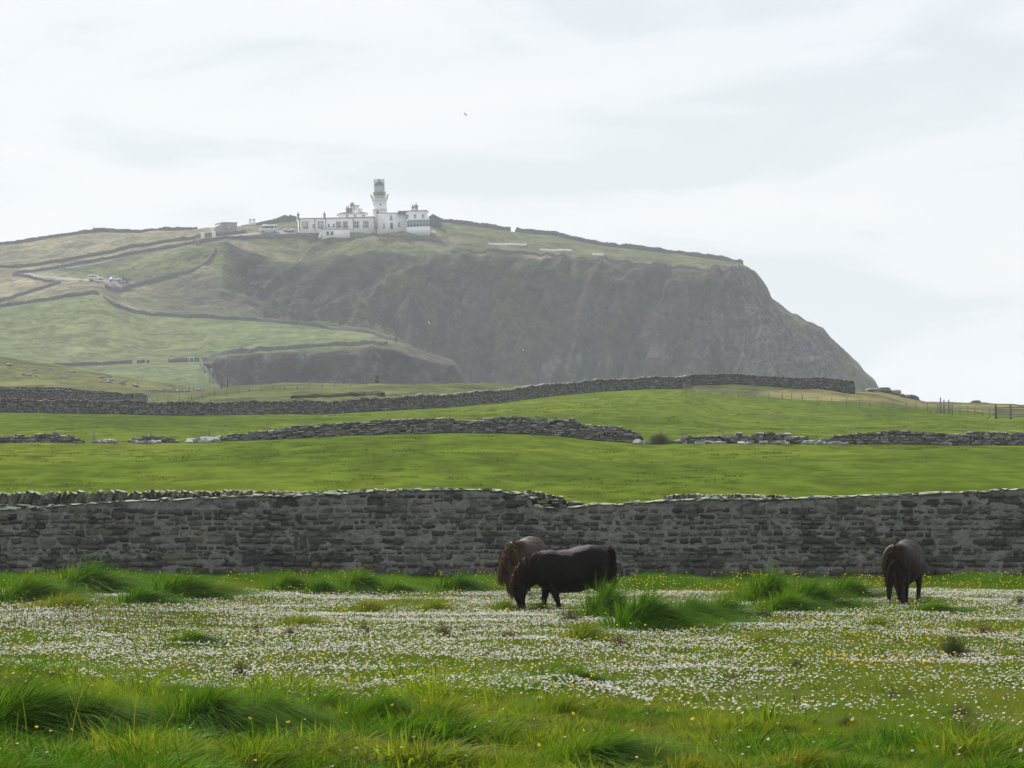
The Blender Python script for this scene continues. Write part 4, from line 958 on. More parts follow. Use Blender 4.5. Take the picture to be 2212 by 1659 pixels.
rubble(1375, 1400, 8, 46, 'pale end stones beside the dark rush clump', (0.3, 0.6), 189.0)

# wall 3, along the brow
w3x = np.arange(-90, 1472, 3.0); cl = columns(w3x)[0]; w3Y = cl[3] + 1.0
stone_wall('drystone_wall', w3x, w3Y, lambda x: 1.18 + 0.07 * math.sin(x * 0.05) + 0.05 * math.sin(x * 0.21), (0.10, 0.18), (0.25, 0.6), 21, 'long dark drystone wall along the brow of the upper pasture', 'drystone walls beyond the pasture', 0, mat=M_DRYFAR, cope=0.26, coarse=True)
w3x = np.arange(1462, 1847, 3.0); cl = columns(w3x)[0]; w3Y = cl[4] - 1.0 + np.interp(w3x, [1462, 1490], [-14, 0])
stone_wall('drystone_wall', w3x, w3Y, lambda x: np.interp(x, [1462, 1500, 1640, 1700, 1800, 1847], [1.1, 1.15, 1.0, 1.1, 1.3, 1.35]), (0.10, 0.18), (0.25, 0.6), 22, 'dark drystone wall on the ridge ending short of the right-hand skyline', 'drystone walls beyond the pasture', 0, mat=M_DRYFAR, cope=0.24, coarse=True)
w4 = np.arange(-90, 317, 3.0)
stone_wall('drystone_wall', w4, 388.0 + 0 * w4, lambda x: 1.05 + 0.06 * math.sin(x * 0.11), (0.11, 0.2), (0.3, 0.6), 23, 'second dark wall at far left, ending at the timber hurdle', 'drystone walls beyond the pasture', 0, mat=M_DRYFAR, cope=0.22, coarse=True)
w5 = np.arange(-90, 242, 3.0)
stone_wall('drystone_wall', w5, 438.0 + 0 * w5, lambda x: np.interp(x, [-90, 150, 242], [0.95, 0.8, 0.4]), (0.11, 0.2), (0.3, 0.6), 24, 'third and farthest dark wall at far left, fading into the rough slope', 'drystone walls beyond the pasture', 0, mat=M_DRYFAR, cope=0.2, coarse=True)

# fences
def fence(name, posts, Y, h, label, wires=(0.35, 0.62, 0.9), r=0.055, mat=None, bases=None, y0=None):
    t = None; tops = []
    rr = random.Random(len(posts) + int(h * 100))
    for i, x in enumerate(posts):
        y = float(hitY([x], [bases[i]], y0)[0]) if bases else (Y[i] if np.ndim(Y) else Y)
        p = Vector(LP(x, y)[0]); hh = (h[i] if np.ndim(h) else h) * rr.uniform(0.93, 1.07)
        if t is None: t = tag(empty(name, p), label, 'fence', 'wire fences')
        lean = Vector((rr.uniform(-0.05, 0.05) * hh, rr.uniform(-0.05, 0.05) * hh, 0))
        me = MB().tube((0, 0, -0.3), tuple(lean + Vector((0, 0, hh))), r * rr.uniform(0.9, 1.2), r, 7).mesh('post')
        link('post', me, mat or M_WOOD, t, Matrix.Translation(p - t.location)); tops.append((p, lean, hh))
    for f in wires:
        mb = MB()
        for (p, l, hh), (q, m, h2) in zip(tops[:-1], tops[1:]):
            mb.tube(tuple(p + l * f + Vector((0, 0, hh * f)) - t.location), tuple(q + m * f + Vector((0, 0, h2 * f)) - t.location), 0.006, n=4)
        if mb.n: mb.build('wire', M_STEEL, t)
    return t
fence('wire_fence', [17, 117, 203, 326, 452, 577, 833, 953, 1190, 1429, 1562, 1707, 1836, 1964, 2091, 2215], 193.0, 0.86, 'sparse post and wire fence behind the broken grey wall', mat=M_WOOD, r=0.045)
zp = [27, 85, 132, 182, 275, 378, 480, 572, 660, 718, 787, 886, 976, 1072, 1155, 1220, 1300, 1372, 1457, 1518, 1592, 1665]
zb = np.interp(zp, [27, 132, 378, 570, 787, 886, 1072, 1220, 1518, 1720], [140, 168, 184, 194, 212, 233, 238, 244, 264, 286])
fence('wire_fence', [1468.8 + .336 * x for x in zp], None, 0.85, 'pale post and wire fence along the brow below the right-hand wall', bases=[796.3 + .336 * y for y in zb], y0=200.0)
zp = [1750, 1800, 1852, 1897, 1947, 1990]
fence('wire_fence', [1468.8 + .336 * x for x in zp], None, 0.85, 'pale post and wire fence between the tall stile posts and the hurdle', bases=[796.3 + .336 * y for y in (284, 290, 293, 296, 300, 303)], y0=200.0)
zx = [850, 908, 970, 1035, 1093, 1160, 1222, 1290, 1347, 1410, 1475, 1540, 1605, 1670, 1740, 1808, 1890, 1972]
fence('wire_fence', [0.4 * x for x in zx], [395 + 1.2 * i for i in range(len(zx))], 0.95, 'pale post and wire fence in the hollow behind the brow wall', wires=(0.4, 0.8))
zx = [830, 846, 862, 880, 898, 915, 932, 950, 968, 986, 1004, 1022, 1044]
fence('wire_fence', [0.4 * x for x in zx], [447 + 0.2 * i for i in range(len(zx))], 0.95, 'close-set grey fence at the foot of the low green field', wires=(0.5, 0.9))
def lone_post(px, Y, h, lab, r=0.07):
    t = tag(MB().tube((0, 0, -0.3), (0.03, 0, h), r, r * 0.9, 8).build('timber_post', M_DWOOD, None, matrix=Matrix.Translation(Vector(LP(px, Y)[0]))), lab, 'post', 'single timber posts')
lone_post(478, 425, 1.3, 'left of two dark timber posts in the hollow behind the brow wall'); lone_post(491.6, 428, 1.3, 'right of two dark timber posts in the hollow behind the brow wall')
lone_post(620, 446, 1.0, 'dark post on the mound crest left of the cairn'); lone_post(743, 446, 1.1, 'dark post on the mound crest nearest the cairn')
lone_post(1238, 425, 1.0, 'single thin post showing above the middle of the brow wall', 0.05)
# stile
Y = float(hitY([2032], [893], 200)[0]); b = Vector(LP(2032, Y)[0]); t = tag(empty('stile', b), 'timber stile of tall uneven posts on the right-hand brow', 'stile')
for dx, h in ((-0.35, 1.0), (0.0, 1.65), (0.35, 1.4), (0.85, 1.4), (1.2, 1.0)): MB().tube((dx, 0, -0.3), (dx + 0.02, 0, h), 0.075, 0.065, 8).build('post', M_WOOD, t)
for z_ in (0.35, 0.75): MB().box(0.0, 1.1, -0.45, -0.09, z_, z_ + 0.05).build('step', M_WOOD, t)
for x in (0.25, 0.85): MB().box(x - 0.05, x + 0.05, -0.42, -0.3, -0.2, 0.35).build('leg', M_WOOD, t)
# hurdle gate at the right edge
Y = float(hitY([2152], [905], 200)[0]); b = Vector(LP(2152, Y)[0]); t = tag(empty('timber_hurdle', b, 0.12), 'weathered timber rail hurdle with a slanting prop at the right edge', 'hurdle')
for j in range(5): MB().box(0.1, 3.2, -0.03, 0.03, 0.12 + j * 0.24, 0.24 + j * 0.24).build('rail', M_WOOD, t)
for x, h in ((0, 1.5), (1.55, 1.35), (3.2, 1.35)): MB().box(x - 0.09, x + 0.09, 0.032, 0.2, -0.4, h).build('post', M_DWOOD, t)
MB().tube((-1.0, 0.1, 0.0), (-0.05, 0.1, 0.75), 0.08, n=7).build('prop', M_WOOD, t)
# hurdle on the left
b = Vector(LP(290, 384.0)[0]); t = tag(empty('timber_hurdle', b, -0.05), 'grey timber hurdle closing the end of the second wall at left', 'hurdle')
for j in range(5): MB().box(0, 1.6, -0.03, 0.03, 0.10 + j * 0.22, 0.2 + j * 0.22).build('rail', M_WOOD, t)
for x in (0.05, 1.55): MB().box(x - 0.05, x + 0.05, 0.033, 0.14, -0.3, 1.2).build('post', M_WOOD, t)
MB().tube((1.7, 0, 1.0), (2.7, -0.2, 0.0), 0.06, n=6).build('prop', M_WOOD, t)
# wooden frame gate in far field wall
Y = float(hitY([411], [782], 700)[0]); b = Vector(LP(409, Y - 1.0)[0]); t = tag(empty('field_gate', b), 'small pale gate frame in the far field wall', 'gate')
for x in (0, 1.2): MB().box(x - 0.06, x + 0.06, -0.06, 0.06, -0.3, 1.4).build('post', M_WCAR, t)
MB().box(0.06, 1.14, -0.05, 0.05, 1.25, 1.35).build('rail', M_WCAR, t)
# cairn
b = Vector(LP(816, 446.0)[0]); t = tag(empty('cairn', b), 'tall narrow stone cairn on the grassy mound before the dark cliff', 'cairn')
r = random.Random(5); z_ = -0.1
for j in range(9):
    w = 0.75 * (1 - 0.06 * j); n = 3 if j < 5 else 2 if j < 8 else 1
    for i in range(n):
        M = Matrix.Translation((w * ((i + 0.5) / n - 0.5) * (1 if n > 1 else 0), r.uniform(-.05, .05), z_ + 0.08)) @ Matrix.Rotation(r.uniform(-.3, .3), 4, 'Z') @ Matrix.Rotation(r.uniform(-.1, .1), 4, 'Y') @ Matrix.Diagonal((w / n * 1.25, 0.6 * (1 - .05 * j), 0.19, 1))
        link('stone', STONES[r.randrange(14)], M_DRYFAR, t, M)
    z_ += 0.145
# eroded banks on the mound
M_PEAT = plain('dark peaty earth', (0.075, 0.060, 0.042), 1.0, 0.0, var=0.4, scale=1.2)
for pts, h_, lab in (([(634, 860), (660, 858), (700, 857), (745, 854), (765, 853)], 0.26, 'longer dark eroded earth bank on the mound behind the brow wall'), ([(762, 857), (785, 852), (810, 853), (828, 856)], 0.32, 'shorter dark eroded earth bank on the mound below the cairn')):
    rp = resample(pts, 3.0); Y_ = smooth1(hitY(rp[:, 0], rp[:, 1], 360.0), 9)
    tag(link('earth_bank', wall_world(LP(rp[:, 0], Y_), h_, 'earth_bank', 1.1, sink=0.4, seed=int(pts[0][0]), lumpy=2.2), M_PEAT), lab, 'earth bank', 'eroded banks on the mound')
# outcrops and boulders on the right-hand brow
def boulder(px, Y, w, h, d, lab, seed, mat=None, group='rock outcrops', name='boulder', lift=0.3):
    bm = bmesh.new(); bmesh.ops.create_icosphere(bm, subdivisions=3, radius=1.0); r = np.random.default_rng(seed); o = r.uniform(0, 50, 3)
    co = np.array([v.co[:] for v in bm.verts]); n = fbm(co[:, 0] * 1.2 + o[0], co[:, 1] * 1.2 + o[1], co[:, 2] * 1.6 + o[2], 4)
    for v, k_ in zip(bm.verts, n):
        c = v.co; l = (abs(c.x) ** 3 + abs(c.y) ** 3 + abs(c.z) ** 3) ** (1 / 3); c = c / l * (1 + 0.22 * float(k_)); v.co = Vector((c.x * w / 2, c.y * d / 2, c.z * h / 2 + h * lift))
    me = bpy.data.meshes.new(name); bm.to_mesh(me); bm.free()
    return tag(link(name, me, mat or M_DRYFAR, None, Matrix.Translation(Vector(LP(px, Y)[0]))), lab, 'rock', group)
boulder(1969, 448, 2.0, 1.05, 1.8, 'rounded dark boulder breaking the right-hand skyline', 51, M_DKST)
boulder(2108, 448, 1.3, 0.8, 1.6, 'peaked dark rock on the skyline left of the hurdle', 52, M_DKST)
boulder(2120, 449, 2.0, 0.5, 1.6, 'low dark rock hump on the skyline beside the peaked rock', 53, M_DKST)
for i, (px, w, h, lab) in enumerate(((1885, 2.0, 0.6, 'flat grey rock slab below the wall end, leftmost'), (1905, 2.4, 0.75, 'broad grey rock slab below the wall end'), (1927, 2.2, 0.8, 'stepped grey rock slab on the tawny bank'), (1944, 1.6, 0.55, 'small grey rock slab nearest the rounded boulder'))):
    boulder(px, 428 + i * 2, w, h, 1.4, lab, 60 + i, M_DRY)
r = random.Random(77)
for i in range(46):
    x = 15 + 420 * r.random() ** 0.9; yl = np.interp(x, [0, 90, 180, 260, 330, 400, 440], [783, 790, 803, 818, 838, 848, 853]); y = yl + r.uniform(3, 30) * (1 - x / 560)
    Y = float(hitY([x], [y], 452)[0])
    if Y > 600: continue
    s_ = r.uniform(0.3, 0.75); boulder(x, Y, s_ * 1.5, s_ * 0.6, s_, 'pale grey rock lying on the rough slope at far left', 300 + i, M_PALE, 'pale rocks strewn on the left slope')
# ------------------------------------------------------------------ the mortared wall behind the ponies
YW = 69.0; WM = YW / F                                  # metres per picture unit at the wall
TOP1 = [(-200, 1108), (0, 1101), (110, 1097), (240, 1086), (430, 1079), (520, 1074), (600, 1073), (700, 1070), (820, 1063), (900, 1060), (1060, 1060), (1076, 1064), (1130, 1070), (1148, 1078), (1152, 1097), (1200, 1099), (1260, 1096), (1282, 1092), (1350, 1091), (1420, 1085), (1530, 1079), (1640, 1081), (1800, 1076), (1900, 1073), (2000, 1069), (2100, 1065), (2212, 1058), (2420, 1052)]
def a_of(px): return (np.asarray(px, float) - CX) * WM
def px_of(a): return CX + np.asarray(a, float) / WM
def top1(px): return (YH - ip(px, TOP1)) * WM + EYE     # height above the wall foot
WALL_M = FRAME @ Matrix.Translation((0, YW, -EYE))
t = tag(empty('mortared_wall', matrix=WALL_M), 'long high mortared rubble stone wall with lichened coping behind the ponies', 'stone wall', kind='thing')

def mat_mortar():
    k = NT('weathered lime mortar'); p = k.objco()
    c = k.ramp(k.noise(2.2, 5, 0.65, p), [(0.3, (0.162, 0.158, 0.146)), (0.5, (0.212, 0.208, 0.194)), (0.72, (0.275, 0.270, 0.252))])
    c = k.mixc(k.smooth(k.noise(16, 4, 0.7, p), 0.45, 0.75), c, (0.10, 0.10, 0.094))
    return k.princ(c, 0.95, 0.05, k.bump(k.noise(45, 4, 0.7, p), 0.8, 0.015))
def mat_wallstone():
    k = NT('dark wall flagstone'); r = k.rand()
    base = k.ramp(r, [(0.0, (0.055, 0.053, 0.049)), (0.35, (0.086, 0.081, 0.072)), (0.62, (0.116, 0.108, 0.094)), (0.90, (0.155, 0.148, 0.130)), (0.97, (0.125, 0.110, 0.080)), (1.0, (0.15, 0.12, 0.080))])
    n = k.noise(9, 5, 0.7, k.pos()); c = k.mixc(k.smooth(n, 0.3, 0.72), k.hsv(base, 0.5, 1.0, 0.72), k.hsv(base, 0.5, 0.95, 1.22))
    sp = k.smooth(k.noise(22, 3, 0.6, k.pos()), 0.66, 0.74)
    c = k.mixc(k.math('MULTIPLY', sp, 0.5), c, (0.22, 0.22, 0.20))
    return k.princ(c, 0.95, 0.04, k.bump(k.noise(30, 5, 0.7, k.pos((1, 1, 2))), 0.8, 0.012))
M_MORT, M_WST = mat_mortar(), mat_wallstone()
M_COPE = mat_drystone('lichened coping stone', (0.060, 0.058, 0.048), (0.105, 0.103, 0.082), (0.19, 0.19, 0.15), 0.95, (0.36, 0.38, 0.26), 9.0)
M_LICH = mat_drystone('pale lichened capstone', (0.10, 0.10, 0.08), (0.18, 0.18, 0.14), (0.30, 0.31, 0.25), 0.95, (0.46, 0.48, 0.38), 12.0)

# mortar face
aa = np.arange(a_of(-190), a_of(2410), 0.028); nr = 66
bad = np.zeros((nr, len(aa)))
vv = np.linspace(0, 1, nr)[:, None]; HT = top1(px_of(aa))[None, :]
zz = -0.25 + vv * (HT + 0.25); AA = np.broadcast_to(aa[None, :], zz.shape)
low = 1 - sstep(0.15, 0.75, zz)
d = 0.003 + 0.009 * fbm(AA * 3.0, zz * 5.0, 1.0, 3) + 0.014 * fbm(AA * 14, zz * 18, 2.0, 2)
hole = sstep(0.05, 0.35, fbm(AA * 2.4, zz * 4.0, 7.0, 4) + 0.55 * low - 0.36)
d = d - 0.075 * hole
yy = -d                                     # proud is towards the camera
V = np.stack([AA, yy, zz], -1)
topb = np.stack([aa, np.full(aa.shape, 0.45), HT[0]], -1); botb = np.stack([aa, np.full(aa.shape, 0.45), np.full(aa.shape, -0.25)], -1)
V = np.concatenate([V.reshape(-1, 3), topb, botb]); nc = len(aa)
me = mesh_np('mortar', V, grid_faces(nr + 2, nc)); link('mortar', me, M_MORT, t)

r = np.random.default_rng(3); st = []
z = -0.12
while z < 2.0:
    ch = r.choice([0.06, 0.085, 0.11, 0.14, 0.17], p=[.22, .30, .26, .15, .07]); u = aa[0] - r.uniform(0, 0.3)
    while u < aa[-1]:
        w = float(np.clip(ch * r.uniform(1.1, 3.3), 0.08, 0.42)); gap = r.uniform(0.014, 0.065)
        uc = u + w / 2; u += w + gap
        h = float(top1(px_of(uc)))
        if z + ch > h - 0.01 or uc < aa[0] or uc > aa[-1]: continue
        if r.random() < 0.05: continue
        hh = ch * r.uniform(0.66, 1.10)
        if r.random() < 0.06 and z + ch * 1.9 < h: hh *= 1.75
        zc = z + ch / 2 + 0.018 * math.sin(uc * 0.9 + z * 3) + r.normal(0, 0.008)
        proud = r.normal(0.012, 0.008)
        M = Matrix.Translation((uc, 0.10 - proud, zc)) @ Matrix.Rotation(r.normal(0, 0.05), 4, 'Y') @ Matrix.Rotation(r.normal(0, 0.03), 4, 'Z') @ Matrix.Diagonal((w * r.choice([-1, 1]) * 1.06, 0.22, hh * 1.06, 1))
        st.append((M, w * hh if -11.0 < uc < 11.0 and z > 0.15 else 0.0))
    z += ch + r.uniform(0.010, 0.036)
def big_rest(st, keep, name, restname, mat, arrs):
    order = sorted(range(len(st)), key=lambda i: -st[i][1]); big = set(order[:keep]); rr = random.Random(9); rest = []
    for i, (M, ar) in enumerate(st):
        if i in big: link(name, STONES[rr.randrange(14)], mat, t, M)
        else: rest.append(M)
    if rest: tag(link(restname, join_stones(restname, rest, [rr.randrange(99) for _ in rest], arrs), mat, t), kind='stuff')
FACE_ARR = [arrays(stone_mesh('face_stone', 500 + i, 2, 0.45, 0.085)) for i in range(20)]
big_rest(st, 300, 'stone', 'small_stones', M_WST, FACE_ARR)

# set-back upper tier at the left and middle, carrying the coping
TIER = [(-200, 1090), (0, 1087), (200, 1084), (300, 1079), (430, 1075), (520, 1072), (650, 1073), (830, 1066), (900, 1062), (1060, 1060), (1140, 1064), (1170, 1074), (1215, 1080), (1250, 1086), (1280, 1091)]
def tierz(px): return (YH - ip(px, TIER)) * WM + EYE
ta = np.arange(a_of(-190), a_of(1280), 0.06)
base = np.stack([ta, np.full(ta.shape, 0.42), np.full(ta.shape, 1.2)], -1)
link('tier_core', wall_world(base, tierz(px_of(ta)) - 1.2 - 0.02, 'tier_core', 0.5, sink=0.2, seed=5, lumpy=0.0), M_CORE, t)
st2 = []
for a0, a1 in ((a_of(-190), a_of(530)), (a_of(1120), a_of(1270))):
    z = 1.45
    while z < 1.95:
        ch = r.uniform(0.04, 0.075); u = a0
        while u < a1:
            w = r.uniform(0.12, 0.42); uc = u + w / 2; u += w * 0.99; px = float(px_of(uc))
            if z < float(top1(px)) - 0.05 or z + ch > float(tierz(px)) + 0.015: continue
            st2.append(Matrix.Translation((uc, 0.28 + r.normal(0, 0.012), z + ch / 2)) @ Matrix.Rotation(r.normal(0, 0.04), 4, 'Y') @ Matrix.Diagonal((w, 0.3, ch, 1)))
        z += ch
for M in st2: link('tier_stone', STONES[int(r.integers(14))], M_COPE, t, M)
def cope_row(x0, x1, topf, botf, lean, y, wr=(0.07, 0.17)):
    u = float(a_of(x0))
    while u < float(a_of(x1)):
        w = r.uniform(*wr); px = float(px_of(u + w / 2)); zb = (YH - botf(px)) * WM + EYE; zt = (YH - topf(px)) * WM + EYE
        h = (zt - zb) * r.uniform(0.88, 1.10) + 0.04; le = lean(px) + r.normal(0, 0.14)
        M = Matrix.Translation((u + w / 2 + 0.5 * h * math.sin(le), y + r.normal(0, 0.03), zb - 0.03 + h * 0.5 * math.cos(le))) @ Matrix.Rotation(le, 4, 'Y') @ Matrix.Rotation(r.normal(0, 0.1), 4, 'Z') @ Matrix.Diagonal((w * 1.12, r.uniform(0.3, 0.5), h, 1))
        link('coping_stone', STONES[int(r.integers(14))], M_COPE, t, M); u += w * r.uniform(0.92, 1.05)
TB = lambda px: ip(px, TIER) + 1
cope_row(-180, 835, lambda p: ip(p, [(-200, 1064), (0, 1063), (120, 1061), (300, 1060), (430, 1062), (520, 1060), (640, 1063), (740, 1060), (835, 1057)]), TB, lambda p: np.interp(p, [-200, 0, 300, 430, 560, 830], [0.5, 0.5, 0.35, 0.15, 0.05, 0.3]), 0.40)
cope_row(1138, 1212, lambda p: ip(p, [(1138, 1060), (1170, 1064), (1212, 1074)]), lambda p: ip(p, [(1138, 1074), (1170, 1080), (1212, 1086)]), lambda p: 0.1, 0.40, (0.10, 0.18))
cope_row(1434, 1580, lambda p: ip(p, [(1434, 1072), (1480, 1068), (1580, 1069)]), lambda p: ip(p, [(1434, 1084), (1580, 1080)]), lambda p: 0.05, 0.34, (0.07, 0.15))
cope_row(1590, 1712, lambda p: ip(p, [(1590, 1068), (1712, 1072)]), lambda p: ip(p, [(1590, 1080), (1712, 1080)]), lambda p: 0.0, 0.34, (0.07, 0.14))
# capstones along the front edge
u = float(a_of(-190))
while u < float(a_of(2410)):
    w = r.uniform(0.12, 0.38); uc = u + w / 2; u += w * r.uniform(0.85, 1.02); z = float(top1(px_of(uc))); th = r.uniform(0.035, 0.085)
    sl = (float(top1(px_of(uc + 0.15))) - float(top1(px_of(uc - 0.15)))) / 0.3
    M = Matrix.Translation((uc, 0.13 + r.normal(0, 0.015), z + th * 0.32)) @ Matrix.Rotation(-math.atan(np.clip(sl, -.15, .15)) + r.normal(0, 0.05), 4, 'Y') @ Matrix.Diagonal((w * 1.08, 0.33, th, 1))
    link('capstone', STONES[int(r.integers(14))], M_LICH, t, M)
# ------------------------------------------------------------------ meadow plants
def mat_grass(name, dark, light, tip, patch=0.5, trans=0.45, scale=0.6):
    k = NT(name); o = k.n('ShaderNodeObjectInfo'); p = k.pos(); g = k.n('ShaderNodeNewGeometry')
    rr = k.math('FRACT', k.math('ADD', o.outputs['Random'], k.math('MULTIPLY', g.outputs['Random Per Island'], 1.0)))
    c = k.mixc(rr, dark, light)
    c = k.mixc(k.math('MULTIPLY', k.smooth(k.noise(scale, 3, 0.5, p), 0.42, 0.66), patch), c, tip)
    return k.leaf(c, trans)
M_G_TURF = mat_grass('short turf grass', (0.085, 0.145, 0.010), (0.165, 0.225, 0.020), (0.215, 0.215, 0.045), 0.7, 0.45)
M_G_TALL = mat_grass('tall yellow green grass', (0.045, 0.105, 0.005), (0.225, 0.325, 0.014), (0.275, 0.290, 0.035), 0.55, 0.45)
M_G_LUSH = mat_grass('lush green grass', (0.016, 0.055, 0.003), (0.115, 0.260, 0.010), (0.200, 0.290, 0.020), 0.3, 0.34, 1.2)
M_G_OLIVE = mat_grass('olive grass', (0.045, 0.090, 0.006), (0.200, 0.265, 0.018), (0.24, 0.23, 0.045), 0.55, 0.45, 1.2)
M_G_BROWN = mat_grass('withered brown grass', (0.050, 0.048, 0.024), (0.120, 0.110, 0.055), (0.15, 0.12, 0.07), 0.5, 0.3, 2.0)
M_G_PAST = mat_grass('pasture tuft grass', (0.040, 0.080, 0.006), (0.080, 0.125, 0.010), (0.10, 0.11, 0.02), 0.4, 0.4, 1.0)
M_G_RUSH = mat_grass('dark rush', (0.040, 0.060, 0.022), (0.080, 0.100, 0.035), (0.10, 0.09, 0.05), 0.5, 0.25, 1.2)
k = NT('daisy petals'); rr = k.n('ShaderNodeObjectInfo').outputs['Random']; M_PETAL = k.leaf(k.mixc(rr, (0.74, 0.71, 0.73), (0.86, 0.85, 0.86)), 0.35, tint=(1.0, 0.98, 0.99))
k = NT('yellow flower'); rr = k.n('ShaderNodeObjectInfo').outputs['Random']; M_YELLOW = k.leaf(k.mixc(rr, (0.82, 0.62, 0.03), (0.88, 0.76, 0.10)), 0.3)
k = NT('brown seed head'); rr = k.n('ShaderNodeObjectInfo').outputs['Random']; M_SEED = k.leaf(k.mixc(rr, (0.09, 0.06, 0.03), (0.20, 0.15, 0.08)), 0.2)

def blades(base, h, lean, width, r, segs=3, droop=0.35):
    """base Nx3, h N, lean Nx2 (how far the tip is carried), width N -> verts, quads, tris"""
    n = len(base); ts = np.linspace(0, 1, segs + 1)
    az = r.uniform(0, 2 * math.pi, n); side = np.stack([np.cos(az), np.sin(az), 0 * az], -1)
    ln = np.linalg.norm(lean, axis=1)
    V = []
    for i, t in enumerate(ts):
        p = base.copy(); p[:, :2] += lean * (h * t ** 1.9)[:, None]
        p[:, 2] += h * (t - droop * np.minimum(ln, 1.6) * t ** 2.4)
        wd = width * (1 - t ** 1.6) * (0.75 + 0.5 * t)
        if i < segs: V += [p - side * wd[:, None] / 2, p + side * wd[:, None] / 2]
        else: V.append(p)
    m = 2 * segs + 1; V = np.stack(V, 1).reshape(-1, 3); o = np.arange(n)[:, None] * m
    Q = np.concatenate([o + np.array([2 * i, 2 * i + 1, 2 * i + 3, 2 * i + 2]) for i in range(segs - 1)]) if segs > 1 else None
    T = o + np.array([2 * segs - 2, 2 * segs - 1, 2 * segs])
    return V, Q, T
def clump_mesh(name, n, R, h, seed, lean=0.5, wind=(0.25, 0.0), width=0.004, segs=3, droop=0.35, hr=(0.55, 1.1), dome=0.0):
    r = np.random.default_rng(seed); a = r.uniform(0, 2 * math.pi, n); q = np.clip(np.abs(r.normal(0, 0.78, n)), 0, 1.8) * R if dome > 0.2 else np.sqrt(r.uniform(0, 1, n)) * R
    base = np.stack([q * np.cos(a), q * np.sin(a), np.zeros(n) - 0.01], -1)
    hh = h * r.uniform(*hr, n) * (1 - dome * np.minimum(q / R, 1.4))
    rad = np.stack([np.cos(a), np.sin(a)], -1) * (0.25 + 0.75 * (q / R))[:, None]
    ln = rad * lean + np.array(wind) + r.normal(0, 0.18, (n, 2))
    V, Q, T = blades(base, hh, ln, width * r.uniform(0.7, 1.3, n), r, segs, droop)
    return mesh_np(name, V, Q, T, smooth=True)

def scatter(name, protos, pts, rot, scl, idx, label, cat, mat=None):
    pc = bpy.data.collections.new(name + '_sources')
    for i, m in enumerate(protos): pc.objects.link(bpy.data.objects.new('%s_source_%02d' % (name, i), m))
    me = bpy.data.meshes.new(name); me.vertices.add(len(pts)); me.vertices.foreach_set('co', np.asarray(pts, np.float32).ravel())
    for an, ty, dat, fld in (('rot', 'FLOAT_VECTOR', rot, 'vector'), ('scl', 'FLOAT_VECTOR', scl, 'vector'), ('idx', 'INT', idx, 'value')):
        at = me.attributes.new(an, ty, 'POINT'); at.data.foreach_set(fld, np.asarray(dat, np.int32 if ty == 'INT' else np.float32).ravel())
    o = bpy.data.objects.new(name, me); COL.objects.link(o)
    ng = bpy.data.node_groups.new(name + '_scatter', 'GeometryNodeTree')
    ng.interface.new_socket('Geometry', in_out='INPUT', socket_type='NodeSocketGeometry'); ng.interface.new_socket('Geometry', in_out='OUTPUT', socket_type='NodeSocketGeometry')
    N, Lk = ng.nodes.new, ng.links.new
    gi, go, ci, ins = N('NodeGroupInput'), N('NodeGroupOutput'), N('GeometryNodeCollectionInfo'), N('GeometryNodeInstanceOnPoints')
    ci.inputs['Collection'].default_value = pc; ci.inputs['Separate Children'].default_value = True; ci.inputs['Reset Children'].default_value = True
    def na(an, ty):
        n = N('GeometryNodeInputNamedAttribute'); n.data_type = ty; n.inputs['Name'].default_value = an; return n.outputs['Attribute']
    e2r = N('FunctionNodeEulerToRotation'); Lk(na('rot', 'FLOAT_VECTOR'), e2r.inputs[0]); Lk(e2r.outputs[0], ins.inputs['Rotation'])
    Lk(na('scl', 'FLOAT_VECTOR'), ins.inputs['Scale']); Lk(na('idx', 'INT'), ins.inputs['Instance Index']); ins.inputs['Pick Instance'].default_value = True
    Lk(gi.outputs[0], ins.inputs['Points']); Lk(ci.outputs[0], ins.inputs['Instance']); Lk(ins.outputs[0], go.inputs[0])
    md = o.modifiers.new('scatter', 'NODES'); md.node_group = ng
    return tag(o, label, cat, kind='stuff')
def withmat(me, *mats):
    for m in mats: me.materials.append(m)
    return me
def meadow_points(n, y0, y1, r, dens=None, margin=90):
    """even cover of the meadow between two distances, as (a, Y)"""
    out = []
    while len(out) < 1 or sum(len(o) for o in out) < n:
        m = int(n * 1.6) + 100
        Y = np.sqrt(r.uniform(y0 ** 2, y1 ** 2, m)); px = r.uniform(-margin, 2212 + margin, m); a = (px - CX) * Y / F
        keep = np.ones(m, bool) if dens is None else r.uniform(0, 1, m) < dens(a, Y, px)
        out.append(np.stack([a, Y, px], -1)[keep])
        if len(out) > 12: break
    o = np.concatenate(out)[:n]; return o[:, 0], o[:, 1], o[:, 2]
def on_meadow(a, Y, up=0.0): return Wv(a, Y, -EYE + bumps(a, Y) + up)
def pyf(Y): return YH + EYE * F / Y

